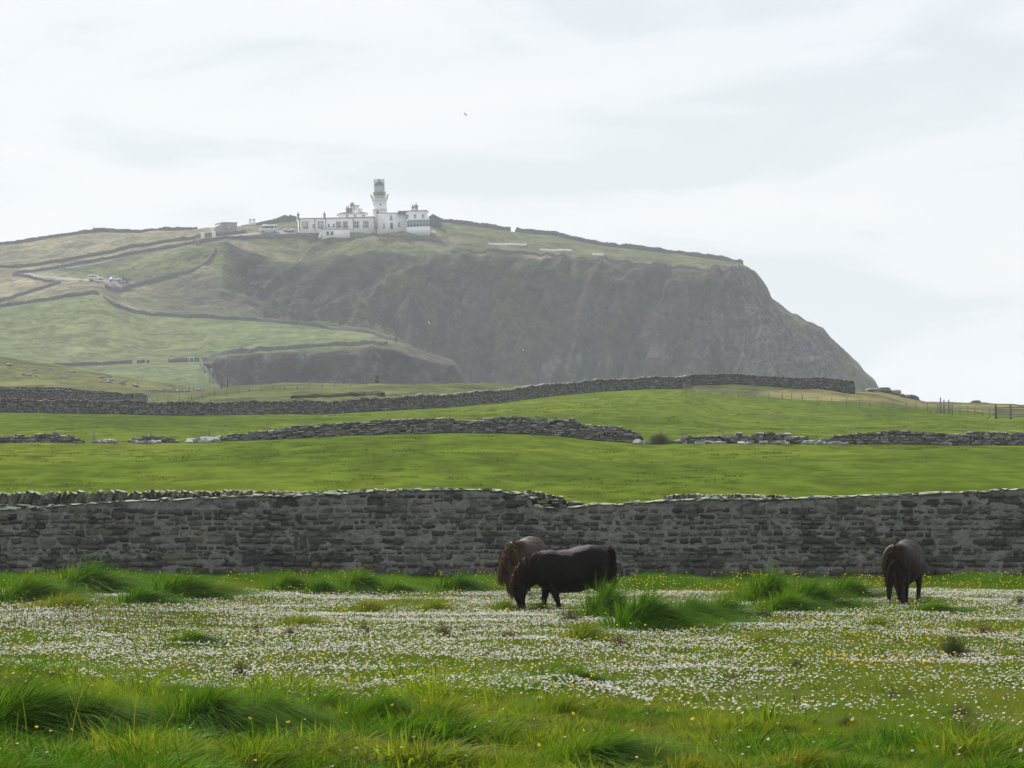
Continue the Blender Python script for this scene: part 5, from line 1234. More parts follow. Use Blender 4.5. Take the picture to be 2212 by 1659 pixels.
# where the grass is long and where the daisies grow
TALLEDGE = [(-200, 1445), (0, 1450), (150, 1470), (330, 1500), (450, 1500), (600, 1490), (760, 1505), (900, 1488), (1100, 1488), (1250, 1485), (1400, 1525), (1600, 1572), (1800, 1592), (1950, 1604), (2212, 1612), (2400, 1612)]
def tall_mask(px, Y):
    e = ip(px, TALLEDGE); return sstep(-12, 22, pyf(Y) - e + 10 * fbm(px / 60.0, Y / 1.5, 3.3, 3))
TUSS = [
 # px, py of foot, width, height in the picture, kind, label
 (45, 1602, 330, 150, 'big', 'large arching green tussock at the lower left corner'),
 (190, 1600, 250, 125, 'big', 'wide green tussock right of the lower left corner tussock'),
 (330, 1598, 170, 95, 'big', 'dark green tussock between the two widest foreground tussocks'),
 (445, 1604, 230, 140, 'big', 'tall domed green tussock leaning over in the left foreground'),
 (565, 1596, 190, 105, 'big', 'green tussock swept to the right of the tall domed one'),
 (700, 1578, 170, 85, 'big', 'green tussock in the foreground under the middle of the wall'),
 (815, 1592, 170, 90, 'big', 'dark-hollowed green tussock, rightmost of the foreground row'),
 (560, 1668, 260, 95, 'olive', 'yellow green grass clump at the bottom edge left of centre'),
 (330, 1672, 180, 75, 'olive', 'olive grass clump at the bottom edge near the lower left'),
 (950, 1600, 230, 95, 'olive', 'yellow green grass clump right of the foreground tussock row'),
 (1080, 1560, 160, 62, 'olive', 'olive grass clump in the foreground below the grazing pony'),
 (1215, 1565, 150, 75, 'olive', 'brownish olive grass clump in the foreground below the bright tuft'),
 (1300, 1650, 270, 80, 'big', 'green grass tussock at the bottom edge right of centre'),
 (1500, 1668, 220, 60, 'olive', 'olive grass clump at the bottom edge below the daisies'),
 (1740, 1665, 240, 65, 'olive', 'wind-swept grass clump at the bottom edge, right of centre'),
 (1560, 1610, 150, 40, 'brown', 'dead brown grass clump in the right foreground'),
 (1690, 1590, 110, 45, 'olive', 'small olive grass clump left of the brown earth mound'),
 (2085, 1612, 95, 55, 'dark', 'dark rounded tuft in the lower right corner area'),
 (2075, 1553, 90, 28, 'brown', 'brown tuft above the dark rounded tuft at lower right'),
 (1830, 1578, 60, 22, 'brown', 'small brown tuft above the brown earth mound'),
 (62, 1308, 180, 62, 'lush', 'green tussock at the left edge by the foot of the wall'),
 (185, 1292, 200, 70, 'lush', 'tallest green tussock against the wall at far left'),
 (140, 1316, 150, 38, 'olive', 'low olive tussock in front of the tallest one at far left'),
 (305, 1312, 120, 40, 'lush', 'small green tussock at left between two larger ones by the wall'),
 (392, 1304, 170, 58, 'lush', 'spreading green tussock by the wall, second from the left edge'),
 (480, 1296, 120, 36, 'olive', 'low olive tussock right of the spreading green one'),
 (622, 1286, 100, 44, 'lush', 'rounded green tussock alone against the wall left of centre'),
 (692, 1290, 70, 36, 'lush', 'little green tussock right of the rounded one against the wall'),
 (778, 1286, 120, 50, 'lush', 'green tussock against the wall below the flat-topped coping'),
 (852, 1288, 95, 28, 'lush', 'low green tussock tailing off to the right against the wall'),
 (985, 1286, 115, 42, 'lush', 'green tussock left of the two ponies near the wall'),
 (795, 1322, 100, 34, 'olive', 'olive tussock among daisies left of centre'),
 (942, 1320, 85, 34, 'olive', 'olive tussock among daisies just left of the ponies'),
 (650, 1355, 140, 32, 'olive', 'flattened olive tussock among daisies left of centre'),
 (412, 1392, 110, 32, 'lush', 'low bright green patch of grass among daisies at left'),
 (1090, 1318, 70, 34, 'olive', 'olive tuft at the muzzles of the two ponies'),
 (1165, 1320, 60, 30, 'olive', 'olive tuft between the head and legs of the dark pony'),
 (1312, 1342, 120, 85, 'lush', 'tall seeding green tussock behind the dark pony'),
 (1398, 1368, 170, 82, 'lush', 'large dark-hearted green tussock right of the dark pony'),
 (1490, 1352, 150, 68, 'lush', 'green tussock right of the large dark-hearted one'),
 (1560, 1340, 110, 55, 'lush', 'rightmost tussock of the clump behind the dark pony'),
 (1232, 1352, 60, 34, 'brown', 'dark brown tuft below the hooves of the dark pony'),
 (1262, 1392, 130, 48, 'olive', 'green tussock in front of the dark-hearted one'),
 (1338, 1408, 60, 34, 'brown', 'brown tuft at the right of the green tussock below the dark pony'),
 (1595, 1302, 110, 36, 'olive', 'olive tussock between the two tussock clumps on the right'),
 (1662, 1312, 130, 72, 'lush', 'tall green tussock against the wall left of the right-hand pony'),
 (1745, 1322, 150, 70, 'lush', 'broad green tussock left of the right-hand pony'),
 (1700, 1332, 130, 48, 'lush', 'front green tussock of the clump left of the right-hand pony'),
 (1825, 1305, 130, 52, 'lush', 'green tussock nearest the left of the right-hand pony'),
 (1650, 1342, 60, 24, 'brown', 'brown tuft at the foot of the clump left of the right-hand pony'),
 (2012, 1332, 120, 28, 'lush', 'low green tussock in front of the right-hand pony'),
 (2058, 1418, 80, 52, 'dark', 'dark green tuft on its own among daisies at right'),
 (2178, 1422, 95, 34, 'olive', 'olive tussock among daisies at the right edge'),
 (1895, 1358, 80, 30, 'olive', 'olive tuft below the right-hand pony'),
 (2125, 1372, 70, 24, 'brown', 'brownish tuft near the right edge among daisies'),
 (2205, 1318, 60, 24, 'brown', 'brown tuft at the right edge behind the daisies'),
 (1640, 1390, 80, 28, 'olive', 'olive tuft among daisies right of centre'),
 (556, 1372, 36, 26, 'brown', 'left of two small brown tufts among daisies at left'),
 (626, 1380, 32, 24, 'brown', 'right of two small brown tufts among daisies at left'),
 (786, 1372, 52, 26, 'brown', 'brown tuft among daisies left of the dark pony'),
 (958, 1382, 62, 32, 'brown', 'larger brown tuft among daisies below the brown pony'),
 (1004, 1372, 36, 22, 'brown', 'small brown tuft touching the larger brown one'),
 (1100, 1384, 60, 24, 'brown', 'flat brown tuft among daisies below the grazing head'),
 (520, 1458, 70, 36, 'brown', 'dark brown tuft among sparse daisies in the left middle'),
 (1240, 1482, 130, 44, 'lush', 'bright green grass patch alone among daisies in the centre'),
 (1720, 1450, 50, 22, 'brown', 'tiny brown tuft among yellow flowers at right'),
 (1585, 1480, 60, 20, 'brown', 'tiny dark tuft left of the yellow flowers'),
]
def near_tuss(a, Y, grow=1.0):
    """1 inside a tussock's footprint"""
    m = np.zeros(a.shape)
    for px, py, w, h, kd, lab in TUSS:
        Yt = meadowY(py); at = (px - CX) * Yt / F; R = w * Yt / F * 0.5 * grow
        m = np.maximum(m, 1 - sstep(0.75, 1.15, np.hypot(a - at, (Y - Yt) * 0.8) / R))
    return m
def daisy_dens(a, Y, px):
    py = pyf(Y)
    band = sstep(1262, 1282, py) * (1 - sstep(1500, 1548, py - np.interp(px, [0, 700, 1400, 2212], [-46, 0, 20, 62])))
    n = fbm(a / 1.6, Y / 2.6, 8.8, 4)
    m = 0.14 + 0.86 * sstep(-0.34, 0.36, n + 0.35 * fbm(a / 0.35, Y / 0.4, 3.9, 2) + np.interp(py, [1270, 1320, 1400, 1440, 1480, 1540], [0.30, 0.32, 0.16, 0.02, 0.12, -0.15]))
    return np.clip(band * (0.05 + 0.95 * m) * (1 - 0.93 * near_tuss(a, Y, 1.0)) + 0.012, 0, 1)

r = np.random.default_rng(21)
TURF = [withmat(clump_mesh('turf_tuft', 46, 0.13, 0.055, 600 + i, 0.7, (0.25, 0), 0.0042, 2), M_G_TURF) for i in range(4)]
n = 62000; a, Y, px = meadow_points(n, 18.5, 70.5, r)
sc = r.uniform(0.75, 1.35, n) * (1 + 0.5 * tall_mask(px, Y)); zs = sc * (1 + 0.5 * sstep(1300, 1262, pyf(Y)) + 0.35 * fbm(a / 0.9, Y / 0.9, 2.1, 2))
scatter('turf_grass', TURF, on_meadow(a, Y), np.stack([r.normal(0, .08, n), r.normal(0, .08, n), r.uniform(-.6, .6, n)], -1), np.stack([sc, sc, zs], -1), r.integers(0, 4, n), 'short green turf covering the daisy meadow', 'grass')
TALLG = [withmat(clump_mesh('tall_grass_tuft', 40, 0.11, 0.22, 620 + i, 0.95, (0.30 + 0.1 * (i % 3), -0.15), 0.0115, 4, 0.45), (M_G_TALL, M_G_TALL, M_G_OLIVE, M_G_LUSH, M_G_LUSH, M_G_BROWN)[i]) for i in range(6)]
n = 5600; a, Y, px = meadow_points(n, 18.3, 33, r, lambda a, Y, px: tall_mask(px, Y) * (0.12 + 0.88 * sstep(-0.35, 0.15, fbm(a / 0.45, Y / 0.7, 1.9, 3))))
sc = r.uniform(0.6, 1.25, n) * np.clip((0.85 - 0.22 * sstep(900, 1500, px)) + 0.75 * fbm(a / 0.6, Y / 0.8, 6.6, 3), 0.35, 1.7); 
scatter('long_grass', TALLG, on_meadow(a, Y), np.stack([r.normal(0, .1, n), r.normal(0, .1, n), r.uniform(-.5, .5, n)], -1), np.stack([sc, sc, sc], -1), np.where(fbm(a / 0.9, Y / 1.2, 7.1, 3) + 0.25 * r.normal(0, 1, n) > 0.30, r.choice([3, 4], n), r.choice([0, 1, 2, 5], n, p=[.36, .34, .24, .06])), 'longer yellow green grass across the foreground', 'grass')
n = 3200; a, Y, px = meadow_points(n, 20, 66, r, lambda a, Y, px: sstep(0.0, 0.55, fbm(a / 1.1, Y / 1.7, 9.3, 3)) + 0.05)
MID = [withmat(clump_mesh('meadow_tuft', 44, 0.10, 0.12, 660 + i, 0.9, (0.35, -0.2), 0.0065, 3, 0.45), m_) for i, m_ in enumerate((M_G_OLIVE, M_G_LUSH, M_G_OLIVE, M_G_BROWN))]
sc = r.uniform(0.6, 1.3, n)
scatter('meadow_tufts', MID, on_meadow(a, Y), np.stack([0 * a, 0 * a, r.uniform(-.7, .7, n)], -1), np.stack([sc * 1.3, sc, sc], -1), r.choice(4, n, p=[.45, .25, .22, .08]), 'small grass tufts breaking up the daisies', 'grass')
# unmown fringe at the wall foot
n = 6200; a, Y, px = meadow_points(n, 61.5, 68.8, r, lambda a, Y, px: 0.12 + 0.88 * sstep(64.0, 68.0, Y + 2.2 * fbm(a / 1.1, Y / 9, 3.0, 2)))
FRINGE = [withmat(clump_mesh('fringe_tuft', 50, 0.16, 0.22, 640 + i, 0.6, (0.35, -0.05), 0.006, 3, 0.4), M_G_LUSH) for i in range(3)]
sc = r.uniform(0.6, 1.3, n) * np.clip(0.95 + 0.75 * fbm(a / 1.2, Y / 9.0, 1.6, 3), 0.4, 1.8)
scatter('wall_foot_grass', FRINGE, on_meadow(a, Y), np.stack([0 * a, 0 * a, r.uniform(-.5, .5, n)], -1), np.stack([sc, sc, sc], -1), r.integers(0, 3, n), 'dark shaded grass fringe along the foot of the mortared wall', 'grass')

# daisies
def daisy_mesh(seed, hd=0.0102):
    mb = MB(); rr = random.Random(seed); n = 11
    v = [(0.0, 0.0, 0.002)]
    for j in range(n):
        a0 = 2 * math.pi * j / n; ca, sa = math.cos(a0), math.sin(a0); ra = hd * rr.uniform(0.9, 1.1); wv = 0.30
        v += [(0.30 * hd * math.cos(a0 - wv), 0.30 * hd * math.sin(a0 - wv), 0.001), (0.30 * hd * math.cos(a0 + wv), 0.30 * hd * math.sin(a0 + wv), 0.001),
              (ra * math.cos(a0 + 0.22), ra * math.sin(a0 + 0.22), 0.0045 + rr.uniform(-.001, .0015)), (ra * math.cos(a0 - 0.22), ra * math.sin(a0 - 0.22), 0.0045 + rr.uniform(-.001, .0015))]
    q = [(1 + 4 * j, 4 + 4 * j, 3 + 4 * j, 2 + 4 * j) for j in range(n)]
    mb.add(v, q); n1 = len(q)
    d = MB().lathe([(0.29 * hd, 0.0005), (0.24 * hd, 0.0035), (0.0, 0.0045)], 7); s = MB().tube((0, 0, 0.001), (0.004, 0.0, -0.07), 0.0009, 0.0011, 4)
    V = np.concatenate([np.concatenate(mb.v), np.concatenate(d.v), np.concatenate(s.v)])
    Q = np.concatenate([np.concatenate(mb.q), np.concatenate(d.q) + mb.n, np.concatenate(s.q) + mb.n + d.n])
    me = mesh_np('daisy', V, Q, smooth=False); mi = np.zeros(len(Q), np.int32); mi[n1:n1 + len(d.q[0])] = 1; mi[n1 + len(d.q[0]):] = 2
    for m in (M_PETAL, M_YELLOW, M_G_TURF): me.materials.append(m)
    me.polygons.foreach_set('material_index', mi[:len(me.polygons)]); return me
DAISY = [daisy_mesh(i) for i in range(4)]
n = 66000; a, Y, px = meadow_points(n, 19, 59, r, daisy_dens, 40); n = len(a)
tl = np.abs(r.normal(0.35, 0.3, n)); ta_ = r.normal(math.pi * 1.5, 1.4, n)
rot = np.stack([-np.sin(ta_) * tl, np.cos(ta_) * tl, r.uniform(0, 6.28, n)], -1)
sc = r.uniform(0.6, 1.3, n)
scatter('daisies', DAISY, on_meadow(a, Y, 0.05 + 0.03 * r.random(n) + 0.09 * tall_mask(px, Y)), rot, np.stack([sc] * 3, -1), r.integers(0, 4, n), 'carpet of small white daisies across the meadow', 'daisies')
# buttercups
def cup_mesh(seed, hd=0.012, L_=0.22):
    d = MB().lathe([(0.0, -0.004), (0.5 * hd, -0.002), (hd, 0.007), (0.8 * hd, 0.004), (0.0, 0.0)], 6); s = MB().tube((0, 0, -0.004), (0.015, 0.0, -L_), 0.0012, 0.0015, 4)
    V = np.concatenate([np.concatenate(d.v), np.concatenate(s.v)]); Q = np.concatenate([np.concatenate(d.q), np.concatenate(s.q) + d.n])
    me = mesh_np('buttercup', V, Q); mi = np.zeros(len(Q), np.int32); mi[len(d.q[0]):] = 1
    for m in (M_YELLOW, M_G_TURF): me.materials.append(m)
    me.polygons.foreach_set('material_index', mi[:len(me.polygons)]); return me
CUPS = [cup_mesh(i) for i in range(2)]
def cup_dens(a, Y, px):
    py = pyf(Y); nn = fbm(a / 1.2, Y / 1.6, 5.5, 3)
    wallband = (1 - sstep(1278, 1300, py)) * sstep(1258, 1266, py) * (sstep(1000, 1150, px) * 0.4 + 0.12)
    right = sstep(1500, 1900, px) * np.exp(-((py - 1440) / 70.0) ** 2) * sstep(0.0, 0.45, nn) * 0.5
    gen = 0.16 * sstep(0.05, 0.55, nn) * (1 - sstep(1530, 1570, py)) + 0.03
    return np.clip(wallband * sstep(-0.25, 0.2, nn) + right + gen, 0, 1)
n = 2000; a, Y, px = meadow_points(n, 19.5, 66.5, r, cup_dens, 20); n = len(a)
wb = sstep(1300, 1266, pyf(Y)); sc = r.uniform(0.8, 1.3, n)
scatter('buttercups', CUPS, on_meadow(a, Y, 0.08 + 0.10 * r.random(n) + 0.10 * wb + 0.06 * tall_mask(px, Y)), np.stack([r.normal(0.2, .35, n), r.normal(0, .35, n), r.uniform(0, 6.28, n)], -1), np.stack([sc] * 3, -1), r.integers(0, 2, n), 'scattered yellow buttercups among the daisies', 'buttercups')
# ribwort and dead seed heads
n = 1300; a, Y, px = meadow_points(n, 20, 55, r, lambda a, Y, px: np.exp(-((pyf(Y) - 1352) / 26.0) ** 2) * (1 - sstep(420, 620, px)) + 0.03 + 0.10 * tall_mask(px, Y) * 0.3); n = len(a)
me = withmat(MB().tube((0, 0, 0), (0.004, 0, 0.10), 0.0014, 0.0012, 4).tube((0.004, 0, 0.10), (0.005, 0, 0.125), 0.0035, 0.002, 6).mesh('seed_head'), M_SEED)
sc = r.uniform(0.8, 1.6, n)
scatter('seed_heads', [me], on_meadow(a, Y), np.stack([r.normal(0, .15, n), r.normal(0, .15, n), 0 * a], -1), np.stack([sc] * 3, -1), np.zeros(n, int), 'thin brown seed heads standing among the daisies', 'seed heads')

# tussocks, each a plant of its own
def tuss_mesh(kind, seed):
    P_ = dict(big=(2200, 0.38, 0.86, 1.0, (0.85, -0.38), 0.0115, 6, 0.62, 0.42), lush=(1300, 0.42, 0.74, 1.0, (0.72, -0.28), 0.0150, 6, 0.60, 0.42), olive=(800, 0.42, 0.52, 0.9, (0.5, -0.1), 0.0125, 4, 0.45, 0.3),
              brown=(800, 0.38, 0.52, 0.9, (0.2, -0.05), 0.008, 3, 0.5, 0.5), dark=(1100, 0.36, 0.6, 0.75, (0.25, -0.08), 0.007, 4, 0.4, 0.35))[kind]
    n, R, h, lean, wind, wd, sg, dr, dm = P_
    return withmat(clump_mesh('grass_tussock', n, R, h, seed, lean, wind, wd, sg, dr, dome=dm, hr=(0.72, 1.05) if kind in ('big', 'lush') else (0.55, 1.1)), dict(big=M_G_LUSH, lush=M_G_LUSH, olive=M_G_OLIVE, brown=M_G_BROWN, dark=M_G_RUSH)[kind])
TM = {kd: [tuss_mesh(kd, 700 + 10 * i + j) for j in range(3 if kd in ('big', 'lush') else 2)] for i, kd in enumerate(('big', 'lush', 'olive', 'brown', 'dark'))}
TH = dict(big=0.36, lush=0.34, olive=0.38, brown=0.34, dark=0.40)
for i, (px, py, w, h, kd, lab) in enumerate(TUSS):
    Yt = float(meadowY(py)); m = Yt / F; Rw = w * m; hh = h * m
    p = Vector(on_meadow((px - CX) * m, Yt)); o = link('grass_tussock', TM[kd][i % len(TM[kd])])
    sx = Rw / 0.92; sz = hh / TH[kd] * dict(big=0.74, lush=0.80).get(kd, 1.0)
    o.matrix_local = Matrix.Translation(p) @ Matrix.Rotation(random.Random(i).uniform(-0.5, 0.5), 4, 'Z') @ Matrix.Diagonal((sx, max(0.6 * sx, min(sx, 0.8)), sz, 1))
    tag(o, lab, 'tussock', 'grass tussocks in the meadow', 'thing')
# looser grass round the tussocks
r = np.random.default_rng(77); pa, pY, ps, pi_ = [], [], [], []
for px, py, w, h, kd, lab in TUSS:
    if kd in ('brown', 'dark'): continue
    Yt = float(meadowY(py)); m = Yt / F; c = 22 if kd != 'olive' else 10
    pa += list((px - CX) * m + r.normal(0.1 * w * m, 0.42 * w * m, c)); pY += list(Yt + r.normal(0, 0.35 * w * m, c) + 0.1); ps += list(np.clip(h * m / 0.24 * r.uniform(0.3, 0.62, c), 0.3, 2.2)); pi_ += list(r.choice([0, 0, 0, 2] if kd != 'olive' else [1, 1, 2], c))
pa, pY, ps = np.array(pa), np.clip(np.array(pY), 18.5, 68.7), np.array(ps); n = len(pa)
SKIRT = [withmat(clump_mesh('loose_tuft', 60, 0.16, 0.26, 680 + i, 0.9, (0.6, -0.25), 0.011, 4, 0.5), m_) for i, m_ in enumerate((M_G_LUSH, M_G_OLIVE, M_G_TALL))]
scatter('loose_grass', SKIRT, on_meadow(pa, pY), np.stack([0 * pa, 0 * pa, r.uniform(-.6, .6, n)], -1), np.stack([ps * 1.1, ps, ps], -1), np.array(pi_), 'loose green grass spreading round the tussocks', 'grass')
# dark rush clump by the broken wall
me = withmat(clump_mesh('rush_clump', 1600, 0.42, 0.75, 820, 0.45, (0.1, 0), 0.014, 3, 0.2, dome=0.35), M_G_RUSH)
o = link('rush_clump', me); o.matrix_local = Matrix.Translation(Vector(LP(1423, 188.6)[0])) @ Matrix.Diagonal((1.15, 1.1, 1.0, 1)); tag(o, 'round dark rush clump in the gap of the broken wall', 'rush clump')
# seed stalks in front of the dark pony
def stalks(px, py, n, hpx, lab, seed, spread=60, wind=(0.55, -0.1)):
    r_ = np.random.default_rng(seed); Yt = float(meadowY(py)); m = Yt / F
    base = np.stack([r_.normal(0, spread * m / 2, n), r_.normal(0, 0.1, n), np.zeros(n)], -1); hh = hpx * m * r_.uniform(0.6, 1.15, n)
    V, Q, T = blades(base, hh, np.array(wind) + r_.normal(0, 0.28, (n, 2)), np.full(n, 0.007), r_, 5, 0.35)
    o = link('seeding_grass', withmat(mesh_np('seeding_grass', V, Q, T), M_G_OLIVE)); o.location = Vector(on_meadow((px - CX) * m, Yt)); tag(o, lab, 'grass stalks', 'seeding grass stalks')
stalks(1330, 1336, 26, 115, 'long pale seeding stalks bending in front of the dark pony', 1, wind=(-0.55, -0.1))
stalks(1440, 1345, 34, 105, 'seeding stalks on the clump right of the dark pony', 2)
stalks(60, 1300, 40, 95, 'pale seeding stalks against the wall at the left edge', 3, 160)
stalks(980, 1282, 16, 85, 'thin seeding stalks against the wall left of the ponies', 4, 160)
stalks(2110, 1655, 14, 190, 'dark upright stalks in the lower right corner', 5, 160, (0.1, 0))
stalks(130, 1640, 16, 210, 'long stalks in the lower left corner', 6, 240, (0.2, 0))
stalks(850, 1580, 10, 150, 'few long stalks over the rightmost foreground tussock', 7, 120, (-0.35, 0))
# brown earth mounds
for px, py, w, h, lab, sd_ in ((1895, 1606, 90, 26, 'brown heap of turned earth among sparse daisies at lower right', 1), (1855, 1608, 50, 20, 'smaller brown earth heap beside the larger one', 2), (1745, 1618, 60, 16, 'low brown earth patch left of the brown heaps', 3)):
    Yt = float(meadowY(py)); m = Yt / F; r_ = np.random.default_rng(sd_ + 90); g = 26
    gx, gy = np.meshgrid(np.linspace(-1, 1, g), np.linspace(-1, 1, g)); q = np.hypot(gx, gy)
    gz = (1 - sstep(0.2, 1.0, q)) * h * m * (1 + 0.5 * fbm(gx * 3 + sd_, gy * 3, 1.0, 3)) - 0.02
    k = NT('turned earth'); M_E = k.princ(k.mixc(k.noise(14, 5, 0.7, k.pos()), (0.035, 0.025, 0.016), (0.14, 0.11, 0.07)), 1.0, 0.0, k.bump(k.noise(40, 4, 0.7, k.pos()), 1.0, 0.03))
    o = link('earth_mound', mesh_np('earth_mound', np.stack([gx * w * m / 2, gy * w * m / 2, gz], -1).reshape(-1, 3), grid_faces(g, g)), M_E); o.location = Vector(on_meadow((px - CX) * m, Yt)); tag(o, lab, 'earth heap', 'earth heaps in the meadow', 'thing')
# grazed tufts over the pastures
r = np.random.default_rng(55); n = 9000
PT = [withmat(clump_mesh('pasture_tuft', 26, 0.22, 0.13, 860 + i, 0.8, (0.2, 0), 0.02, 2), M_G_PAST) for i in range(3)]
Yp = np.sqrt(r.uniform(105 ** 2, 372 ** 2, n)); pxp = r.uniform(-60, 2270, n); ap = (pxp - CX) * Yp / F
kp = r.uniform(0, 1, n) < sstep(-0.15, 0.5, fbm(ap / 6, Yp / 14, 4.4, 3)); lim = columns(pxp)[0][3]; kp &= Yp < lim - 3
Yp, pxp = Yp[kp], pxp[kp]; n = len(Yp); sc = r.uniform(0.5, 1.3, n)
scatter('pasture_tufts', PT, LP(pxp, Yp), np.stack([0 * sc, 0 * sc, r.uniform(0, 6.28, n)], -1), np.stack([sc * 1.7, sc, sc * 0.9], -1), r.integers(0, 3, n), 'small darker grass tufts dotted over the grazed pasture', 'grass')
# ------------------------------------------------------------------ ponies
def loft(secs, n=20):
    """closed tube through elliptical sections: (centre, axis u, axis v, ru, rv) """
    V = []
    for c, u, v, ru, rv in secs:
        c, u, v = np.array(c, float), np.array(u, float), np.array(v, float)
        for j in range(n):
            a = 2 * math.pi * j / n; V.append(c + u * ru * math.cos(a) + v * rv * math.sin(a))
    m = len(secs); V += [np.array(secs[0][0], float), np.array(secs[-1][0], float)]
    q = [(i * n + j, i * n + (j + 1) % n, (i + 1) * n + (j + 1) % n, (i + 1) * n + j) for i in range(m - 1) for j in range(n)]
    t = [(m * n, (j + 1) % n, j) for j in range(n)] + [(m * n + 1, (m - 1) * n + j, (m - 1) * n + (j + 1) % n) for j in range(n)]
    return np.array(V), q, t
def path_loft(pts, n=16):
    """pts: (x, y, z, r_in_plane, r_side); path in a mostly x-z plane"""
    P_ = np.array([p[:3] for p in pts], float); tg = np.gradient(P_, axis=0); tg /= np.linalg.norm(tg, axis=1)[:, None]
    secs = []
    for p, t_, (_, _, _, r1, r2) in zip(P_, tg, pts):
        side = np.array([0, 1.0, 0]); u = np.cross(side, t_); u /= np.linalg.norm(u); s = np.cross(t_, u)
        secs.append((p, u, s, r1, r2))
    return loft(secs, n)
def pony_body(bend=0.0, legs=None, fat=1.0):
    """one continuous body. x forward, y to its left, z up. bend: how far the lowered head swings to its left"""
    mb = MB()
    B = [(-.80, .80, .60, .05), (-.775, .87, .50, .12), (-.72, .94, .42, .195), (-.62, 1.0, .37, .25), (-.46, 1.025, .34, .28), (-.30, 1.0, .305, .30), (-.12, .962, .285, .315), (.02, .95, .295, .30), (.14, .972, .33, .265), (.25, .965, .37, .23), (.34, .90, .42, .19), (.41, .80, .50, .13), (.44, .73, .58, .06)]
    secs = [((x, 0, (zt + zb) / 2), (0, 1, 0), (0, 0, 1), w * fat, (zt - zb) / 2) for x, zt, zb, w in B]
    mb.add(*loft(secs, 28))
    mb.add(*path_loft([(.10, 0, .76, .19, .17), (.26, 0.0, .74, .22, .16), (.40, bend * .15, .665, .215, .135), (.50, bend * .45, .575, .195, .115), (.575, bend * .75, .49, .165, .10), (.62, bend, .42, .12, .085)], 18))
    hd = [(.585, .50, .075, .07), (.612, .435, .115, .092), (.622, .37, .12, .094), (.625, .30, .108, .084), (.618, .23, .085, .068), (.610, .16, .068, .056), (.603, .10, .064, .055), (.60, .055, .058, .052), (.60, .03, .035, .035)]
    mb.add(*path_loft([(x, bend * (1.0 + 0.35 * (0.5 - z_)), z_, r1, r2) for x, z_, r1, r2 in hd], 16))
    for s in (-1, 1):                                         # cheeks, ears
        mb.add(*path_loft([(.575, bend + s * .045, .40, .06, .035), (.585, bend + s * .055, .35, .075, .04), (.59, bend + s * .045, .29, .05, .03)], 12))
        mb.add(*path_loft([(.60, bend + s * .055, .475, .028, .022), (.615, bend + s * .075, .525, .034, .024), (.625, bend + s * .085, .565, .022, .016), (.628, bend + s * .088, .59, .006, .006)], 10))
    L_ = legs or {}
    def leg(pts): mb.add(*path_loft(pts, 14))
    for s, key in ((1, 'fl'), (-1, 'fr')):
        dx = L_.get(key, 0.0)
        leg([(.22, s * .12, .62, .14, .085), (.20 + dx * .25, s * .135, .48, .105, .075), (.17 + dx * .4, s * .135, .36, .068, .058), (.165 + dx * .65, s * .13, .255, .050, .046), (.165 + dx * .75, s * .13, .215, .047, .044), (.16 + dx * .9, s * .13, .12, .034, .034), (.165 + dx, s * .13, .075, .040, .038), (.18 + dx, s * .13, .045, .044, .043), (.195 + dx, s * .13, .0, .056, .052)])
    for s, key in ((1, 'hl'), (-1, 'hr')):
        dx = L_.get(key, 0.0)
        leg([(-.52, s * .11, .75, .20, .10), (-.52 + dx * .2, s * .14, .60, .19, .10), (-.50 + dx * .3, s * .15, .48, .135, .08), (-.57 + dx * .5, s * .145, .385, .085, .06), (-.655 + dx * .7, s * .14, .315, .060, .048), (-.665 + dx * .8, s * .138, .27, .050, .044), (-.645 + dx * .9, s * .135, .15, .038, .036), (-.635 + dx, s * .135, .085, .042, .040), (-.615 + dx, s * .135, .045, .045, .043), (-.60 + dx, s * .135, .0, .056, .052)])
    me = mb.mesh('pony_source'); o = bpy.data.objects.new('pony_source', me); COL.objects.link(o)
    rm = o.modifiers.new('remesh', 'REMESH'); rm.mode = 'VOXEL'; rm.voxel_size = 0.013; rm.use_smooth_shade = True
    sm = o.modifiers.new('smooth', 'SMOOTH'); sm.iterations = 6; sm.factor = 0.5
    dg = bpy.context.evaluated_depsgraph_get(); out = bpy.data.meshes.new_from_object(o.evaluated_get(dg)); out.name = 'body'
    bpy.data.objects.remove(o); bpy.data.meshes.remove(me)
    # let the shape swell and sink a little, as a living coat does
    v = np.zeros(len(out.vertices) * 3, np.float32); out.vertices.foreach_get('co', v); v = v.reshape(-1, 3)
    nn = np.zeros(len(out.vertices) * 3, np.float32); out.vertices.foreach_get('normal', nn); nn = nn.reshape(-1, 3)
    v += nn * (0.006 * fbm(v[:, 0] * 7, v[:, 1] * 7, v[:, 2] * 7, 3))[:, None] * sstep(0.1, 0.3, v[:, 2])[:, None]
    out.vertices.foreach_set('co', v.ravel()); out.update(); return out
def hair(roots, mids, tips, width, r, segs=6):
    """strands as thin ribbons through root, mid, tip"""
    n = len(roots); ts = np.linspace(0, 1, segs + 1); az = r.uniform(0, 2 * math.pi, n); side = np.stack([np.cos(az), np.sin(az), 0.15 * np.sin(3 * az)], -1)
    wob = r.normal(0, 0.004, (n, 3)); V = []
    for i, t_ in enumerate(ts):
        p = roots * (1 - t_) ** 2 + mids * 2 * t_ * (1 - t_) + tips * t_ ** 2 + wob * math.sin(t_ * 5)
        wd = width * (1 - 0.85 * t_ ** 2)
        V += [p - side * wd[:, None] / 2, p + side * wd[:, None] / 2]
    m = 2 * (segs + 1); V = np.stack(V, 1).reshape(-1, 3); o = np.arange(n)[:, None] * m
    return mesh_np('hair', V, np.concatenate([o + np.array([2 * i, 2 * i + 1, 2 * i + 3, 2 * i + 2]) for i in range(segs)]))
